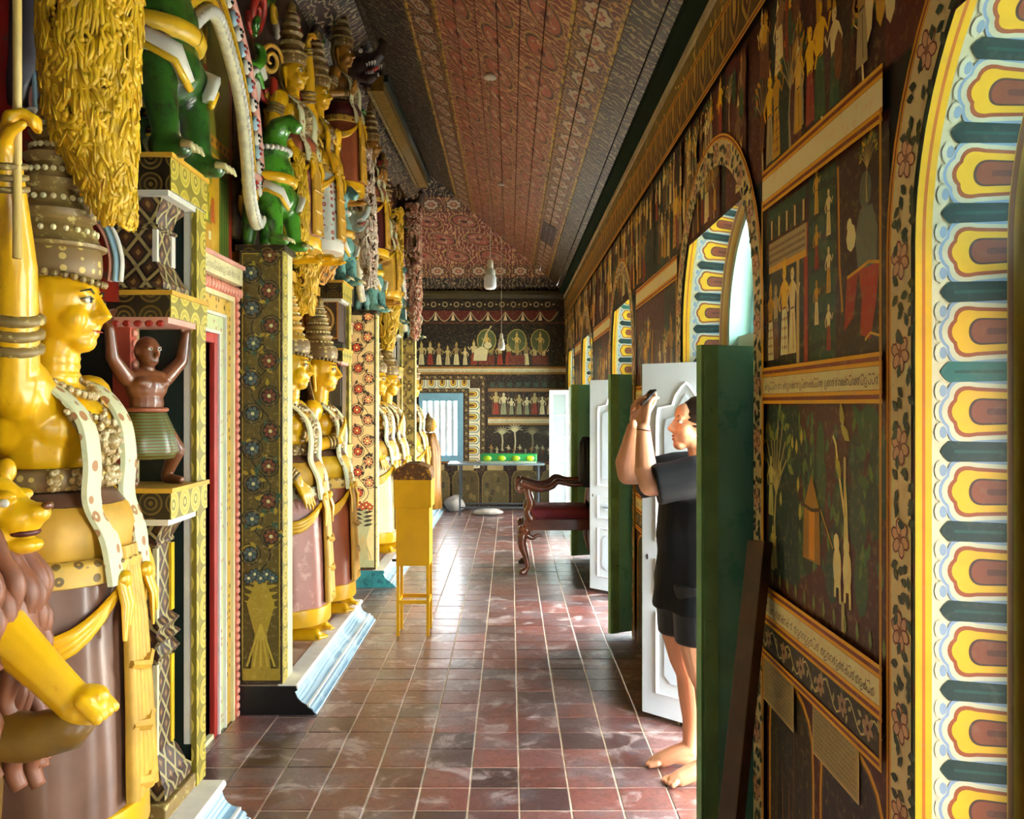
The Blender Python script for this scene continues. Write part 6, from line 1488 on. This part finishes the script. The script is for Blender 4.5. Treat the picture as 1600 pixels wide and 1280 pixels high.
mb = MB().ball(h(.089, 0, -.050), (.007, .020, .0045), 10, 8, R=HR).ball(h(.086, 0, -.0625), (.007, .017, .0055), 10, 8, R=HR); obj('lips', mb, mat('lip_colour', '#a8544c', .4), body, smooth=True)
mb = MB().tube([(.262+.03*math.cos(t), -.060+.03*math.sin(t), 1.455) for t in [2*PI*k/16 for k in range(17)]], .0025, 6, False); obj('bracelet', MB().tube([(.243+.031*math.cos(t), .066+.031*math.sin(t), 1.445+.004*math.cos(t)) for t in [2*PI*k/18 for k in range(19)]], .0025, 6, False), mat('bracelet_red', '#4a1c18', .4), woman, smooth=True)
ph = MB(); ph.box(-.045, .045, -.076, .076, -.0042, .0042)
phone = tag(obj('phone', ph, mat('phone_dark', '#1c1214', .25, coat=.5), bevel=.003), 'dark phone held up in both hands by the woman in black', 'phone')
obj('screen', MB().box(-.041, .041, -.071, .071, -.0047, -.0040), mat('phone_screen', '#0a0c10', .1), phone); obj('camera_lens', MB().lathe([(.006, .004), (.006, .0062), (.004, .0066)], (.028, .055, 0), 10).lathe([(.006, .004), (.006, .0062), (.004, .0066)], (.028, .035, 0), 10), BLACKP, phone)
MW = Matrix.Translation(woman.location) @ Euler((0, 0, PI+.04)).to_matrix().to_4x4()
pc = MW @ Vector((.222, 0, 1.578)); phone.location = pc; phone.rotation_euler = (0, -.82, 0)

# ------------------------------------------------------------------ carved armchair
WOOD = mat('polished_brown_wood', '#5a2c14', .28, var=.3, scale=14, coat=.4); VEL = mat('dark_red_velvet', '#6a0c1c', .7, var=.15)
ch = thing('armchair', 'ornate carved wooden armchair with dark red velvet seat facing the statues', 'chair', (.46, 8.30, 0), PI)
obj('seat_rail', MB().box(-.30, .33, -.29, -.25, .40, .50).box(-.30, .33, .25, .29, .40, .50).box(.29, .33, -.25, .25, .40, .50).box(-.30, -.26, -.25, .25, .40, .50), WOOD, ch, bevel=.008)
sc_ = MB(); sc_.box(-.27, .30, -.26, .26, .47, .60); obj('seat_cushion', sc_, VEL, ch, bevel=.035, smooth=True)
for s in (-1, 1):
    y = s*.27
    obj('front_leg', MB().tube(spline([(.30, y, .42), (.345, y, .36), (.35, y, .26), (.315, y, .16), (.30, y, .07), (.325, y, .03), (.345, y, .012)], 5), [.05+.006*math.sin(k) if k < 6 else .05-.025*min(1, (k-6)/10)+(.02*max(0, (k-22)/8)) for k in range(31)], 12), WOOD, ch, smooth=True)
    obj('carved_knee', MB().ball((.355, y, .40), (.04, .045, .045), 10, 8).tube(spline([(.33, y, .37), (.26, y, .33), (.21, y, .355), (.17, y, .35)], 5), [.03-.0014*k for k in range(16)], 8).ball((.375, y, .385), (.018, .03, .02), 8, 6), WOOD, ch, smooth=True)
    obj('claw_foot', MB().ball((.33, y, .03), (.042, .036, .03), 10, 8).ball((.36, y-.018, .018), (.022, .012, .018), 8, 6).ball((.36, y+.018, .018), (.022, .012, .018), 8, 6), WOOD, ch, smooth=True)
    obj('rear_leg', MB().tube(spline([(-.28, y, .42), (-.29, y, .26), (-.33, y, .12), (-.39, y, .01)], 5), [.034]*6+[.03]*5+[.027]*5, 10), WOOD, ch, smooth=True)
    obj('arm_post', MB().tube(spline([(.26, y, .49), (.30, y, .56), (.27, y, .64), (.29, y, .72), (.30, y, .78)], 5), [.042, .044, .044, .042, .04, .038, .036, .036, .038, .04, .042, .04, .036, .034, .034, .034, .034, .034, .034, .034, .034], 10), WOOD, ch, smooth=True)
    am = MB().tube(spline([(-.29, y, .83), (-.10, y, .82), (.02, y, .845), (.08, y, .80), (.18, y, .775), (.28, y, .80), (.36, y, .83)], 5), [.032]*8+[.036]*6+[.04]*6+[.044]*6+[.045]*5, 10, True, .75); am.tube([(.36+.035*math.cos(a), y, .795+.035*math.sin(a)) for a in [PI/2-1.9*PI*k/12 for k in range(13)]], [.028-.0012*k for k in range(13)], 8)
    obj('armrest', am, WOOD, ch, smooth=True)
    obj('back_stile', MB().tube(spline([(-.28, y, .42), (-.30, y, .7), (-.35, y, 1.0), (-.40, y, 1.30)], 5), .03, 10), WOOD, ch, smooth=True)
obj('back_panel', MB().beam((-.30, 0, .62), (-.385, 0, 1.22), .50, .05, (1, 0, 0)), VEL, ch, bevel=.015)
obj('carved_crest', MB().tube(spline([(-.39, -.30, 1.26), (-.395, -.18, 1.36), (-.40, -.07, 1.36), (-.40, 0, 1.46), (-.40, .07, 1.36), (-.395, .18, 1.36), (-.39, .30, 1.26)], 5), .04, 10).ball((-.38, 0, 1.40), (.04, .08, .07), 10, 8).beam((-.37, -.28, 1.22), (-.37, .28, 1.22), .06, .08), WOOD, ch, smooth=True)
cl = robe([(.80, .05, .20, 0), (.95, .07, .22, .005), (1.1, .06, .20, 0), (1.2, .05, .12, 0), (1.25, .02, .05, 0)], 40, 9, .01)
drape = tag(obj('draped_cloth', cl, mat('black_cloth', '#0a090a', .8), smooth=True, loc=(.46+.24, 8.12, 0)), 'black cloth bundle hanging over the back of the carved armchair', 'cloth')

# ------------------------------------------------------------------ yellow collection box
YEL_P = mat('yellow_enamel', '#d9a406', .32, var=.08, scale=6, coat=.25, bump=.04); RUSTY = mat('rusted_lid', '#5a3408', .6, var=.4, scale=18, col2='#c08a0c', amt=.35)
bx_ = thing('collection_box', 'yellow metal collection box on four thin legs with a rusty gabled lid', 'box', (-.65, 5.98, 0))
obj('body', MB().box(-.112, .112, -.112, .112, .47, .94), YEL_P, bx_, bevel=.004)
obj('lid', MB().extr([(-.125, .86), (.125, .86), (.125, 1.07), (.10, 1.10), (-.10, 1.10), (-.125, 1.07)], 'y', -.125, .125), YEL_P, bx_, bevel=.004)
obj('rusted_top', MB().extr([(-.127, 1.045), (.127, 1.045), (.127, 1.075), (.108, 1.125), (.04, 1.155), (-.04, 1.155), (-.108, 1.125), (-.127, 1.075)], 'y', -.127, .127), RUSTY, bx_, bevel=.004)
for sx in (-1, 1):
    for sy in (-1, 1): obj('leg', MB().box(sx*.10-.010, sx*.10+.010, sy*.10-.010, sy*.10+.010, 0, .475), YEL_P, bx_)
for s in (-1, 1): obj('stretcher', MB().box(-.09, .09, s*.10-.008, s*.10+.008, .215, .24), YEL_P, bx_); obj('stretcher', MB().box(s*.10-.008, s*.10+.008, -.09, .09, .215, .24), YEL_P, bx_)
obj('coin_slot', MB().box(-.04, .04, -.02, .02, 1.154, 1.158), BLACKP, bx_)
obj('hasp', MB().box(-.15, -.118, -.03, -.005, .485, .50), DKM, bx_)

# ------------------------------------------------------------------ hanging bulbs
BULB = mat('bulb_white', '#e8ecf2', .3, var=.02); SOCK = mat('white_socket', '#c9c4b4', .4)
def lamp(x, y, zb, s, label):
    zt = zc(x); t = thing('pendant_bulb', label, 'lamp', (x, y, zb), 0, 'bare bulbs on long cords'); t.scale = (s, s, s)
    obj('bulb', MB().lathe([(.010, 0), (.032, .004), (.042, .015), (.044, .03), (.043, .085), (.034, .10), (.026, .108)], (0, 0, 0), 20), BULB, t, smooth=True)
    obj('collar', MB().lathe([(.034, .10), (.036, .105), (.033, .135), (.022, .15)], (0, 0, 0), 16), SOCK, t, smooth=True)
    obj('socket', MB().lathe([(.020, .148), (.022, .155), (.020, .20), (.010, .215)], (0, 0, 0), 14), SOCK, t, smooth=True)
    obj('cord', MB().tube([(0, 0, .21), (0, 0, (zt-zb)/s-.02)], .0032/s, 6), mat('pale_cord', '#b9a892', .6), t)
    obj('ceiling_rose', MB().lathe([(.05, 0), (.045, -.02), (.015, -.03)], (0, 0, (zt-zb)/s-.01), 14), SOCK, t, smooth=True)
lamp(-.14, 6.2, 2.36, 1.0, 'nearest bare white bulb hanging on a long cord')
lamp(-.09, 9.1, 2.11, .82, 'farther small bare bulb on a cord before the painted end wall')

# ------------------------------------------------------------------ far end: table, green casket, sacks, robed statue
MET = mat('grey_metal', '#3c4448', .4, var=.1)
tb = thing('metal_table', 'thin grey metal table standing against the painted end wall', 'table', (-.2, 12.5, 0))
obj('tabletop', MB().box(-.67, .68, -.28, .28, .70, .725), mat('grey_top', '#5c6a70', .35), tb, bevel=.004)
for sx in (-.50, .60):
    for sy in (-.24, .24): obj('leg', MB().box(sx-.012, sx+.012, sy-.012, sy+.012, 0, .70), MET, tb)
for sy in (-.24, .24): obj('stretcher', MB().box(-.50, .60, sy-.008, sy+.008, .10, .12), MET, tb)
gc = thing('green_casket', 'long low bright green casket with lime petals lying on the metal table', 'casket', (-.02, 12.42, .725))
obj('body', MB().box(-.40, .40, -.12, .12, 0.03, .13), mat('bright_green', '#1f7a3a', .35, var=.15), gc, bevel=.02)
obj('base', MB().box(-.39, .39, -.11, .11, 0, .03), mat('pale_green_base', '#8fa58c', .5), gc)
for k in range(4): obj('petal', MB().ball((-.3+k*.2, -.105, .07), (.07, .03, .045), 12, 8), mat('lime', '#8fb01c', .35, var=.15), gc, smooth=True)
def sack(label, loc, r, seed):
    mb = MB(); mb.ball((0, 0, r[2]*.9), r, 20, 14); me = mb.mesh('cloth_sack')
    for v in me.vertices: v.co += v.co.normalized()*.04*mnoise.noise(v.co*9+Vector((seed, 0, 0))); v.co.z = max(0, v.co.z)
    me.materials.append(mat('grey_white_cloth', '#a59f94', .7, var=.15)); me.polygons.foreach_set('use_smooth', [True]*len(me.polygons))
    return tag(obj('cloth_sack', me, None, loc=loc), label, 'sack')
sack('crumpled pale cloth sack on the floor left of the table leg', (-.80, 12.75, 0), (.15, .14, .12), 1)
sack('low pale cloth bundle on the floor under the table', (-.30, 12.3, 0), (.22, .12, .05), 5)
rs = thing('robed_statue', 'small hooded statue in yellow and brown robe silhouetted against the barred window', 'statue', (-1.09, 11.85, .148), -.3)
obj('robe', robe([(0, .16, .18, 0), (.3, .15, .17, 0), (.6, .14, .16, .01), (.8, .135, .165, .01), (.95, .10, .13, 0), (1.02, .06, .07, .02)], 48, 7, .014), mat('robe_ochre', '#8a5c14', .45, var=.35, scale=6), rs, smooth=True)
obj('head', MB().ball((.03, 0, 1.12), (.075, .062, .09), 14, 10).ball((.1, 0, 1.11), (.018, .012, .025), 8, 6), OCHRE, rs, smooth=True)
obj('hood', MB().ball((-.005, 0, 1.13), (.09, .08, .11), 14, 10).lathe([(.06, 1.19), (.03, 1.25), (.005, 1.30)], (-.01, 0, 0), 12), OLIVE, rs, smooth=True)
guardian('guardian_statue', 'farthest pale guardian statue partly hidden behind the farthest pillar', (-1.27, 11.08, LZ), -.1, .96, ('down', 'down'), recolor={'skirt': CREAM}, lite=True)
bpy.data.scenes.remove(FS)
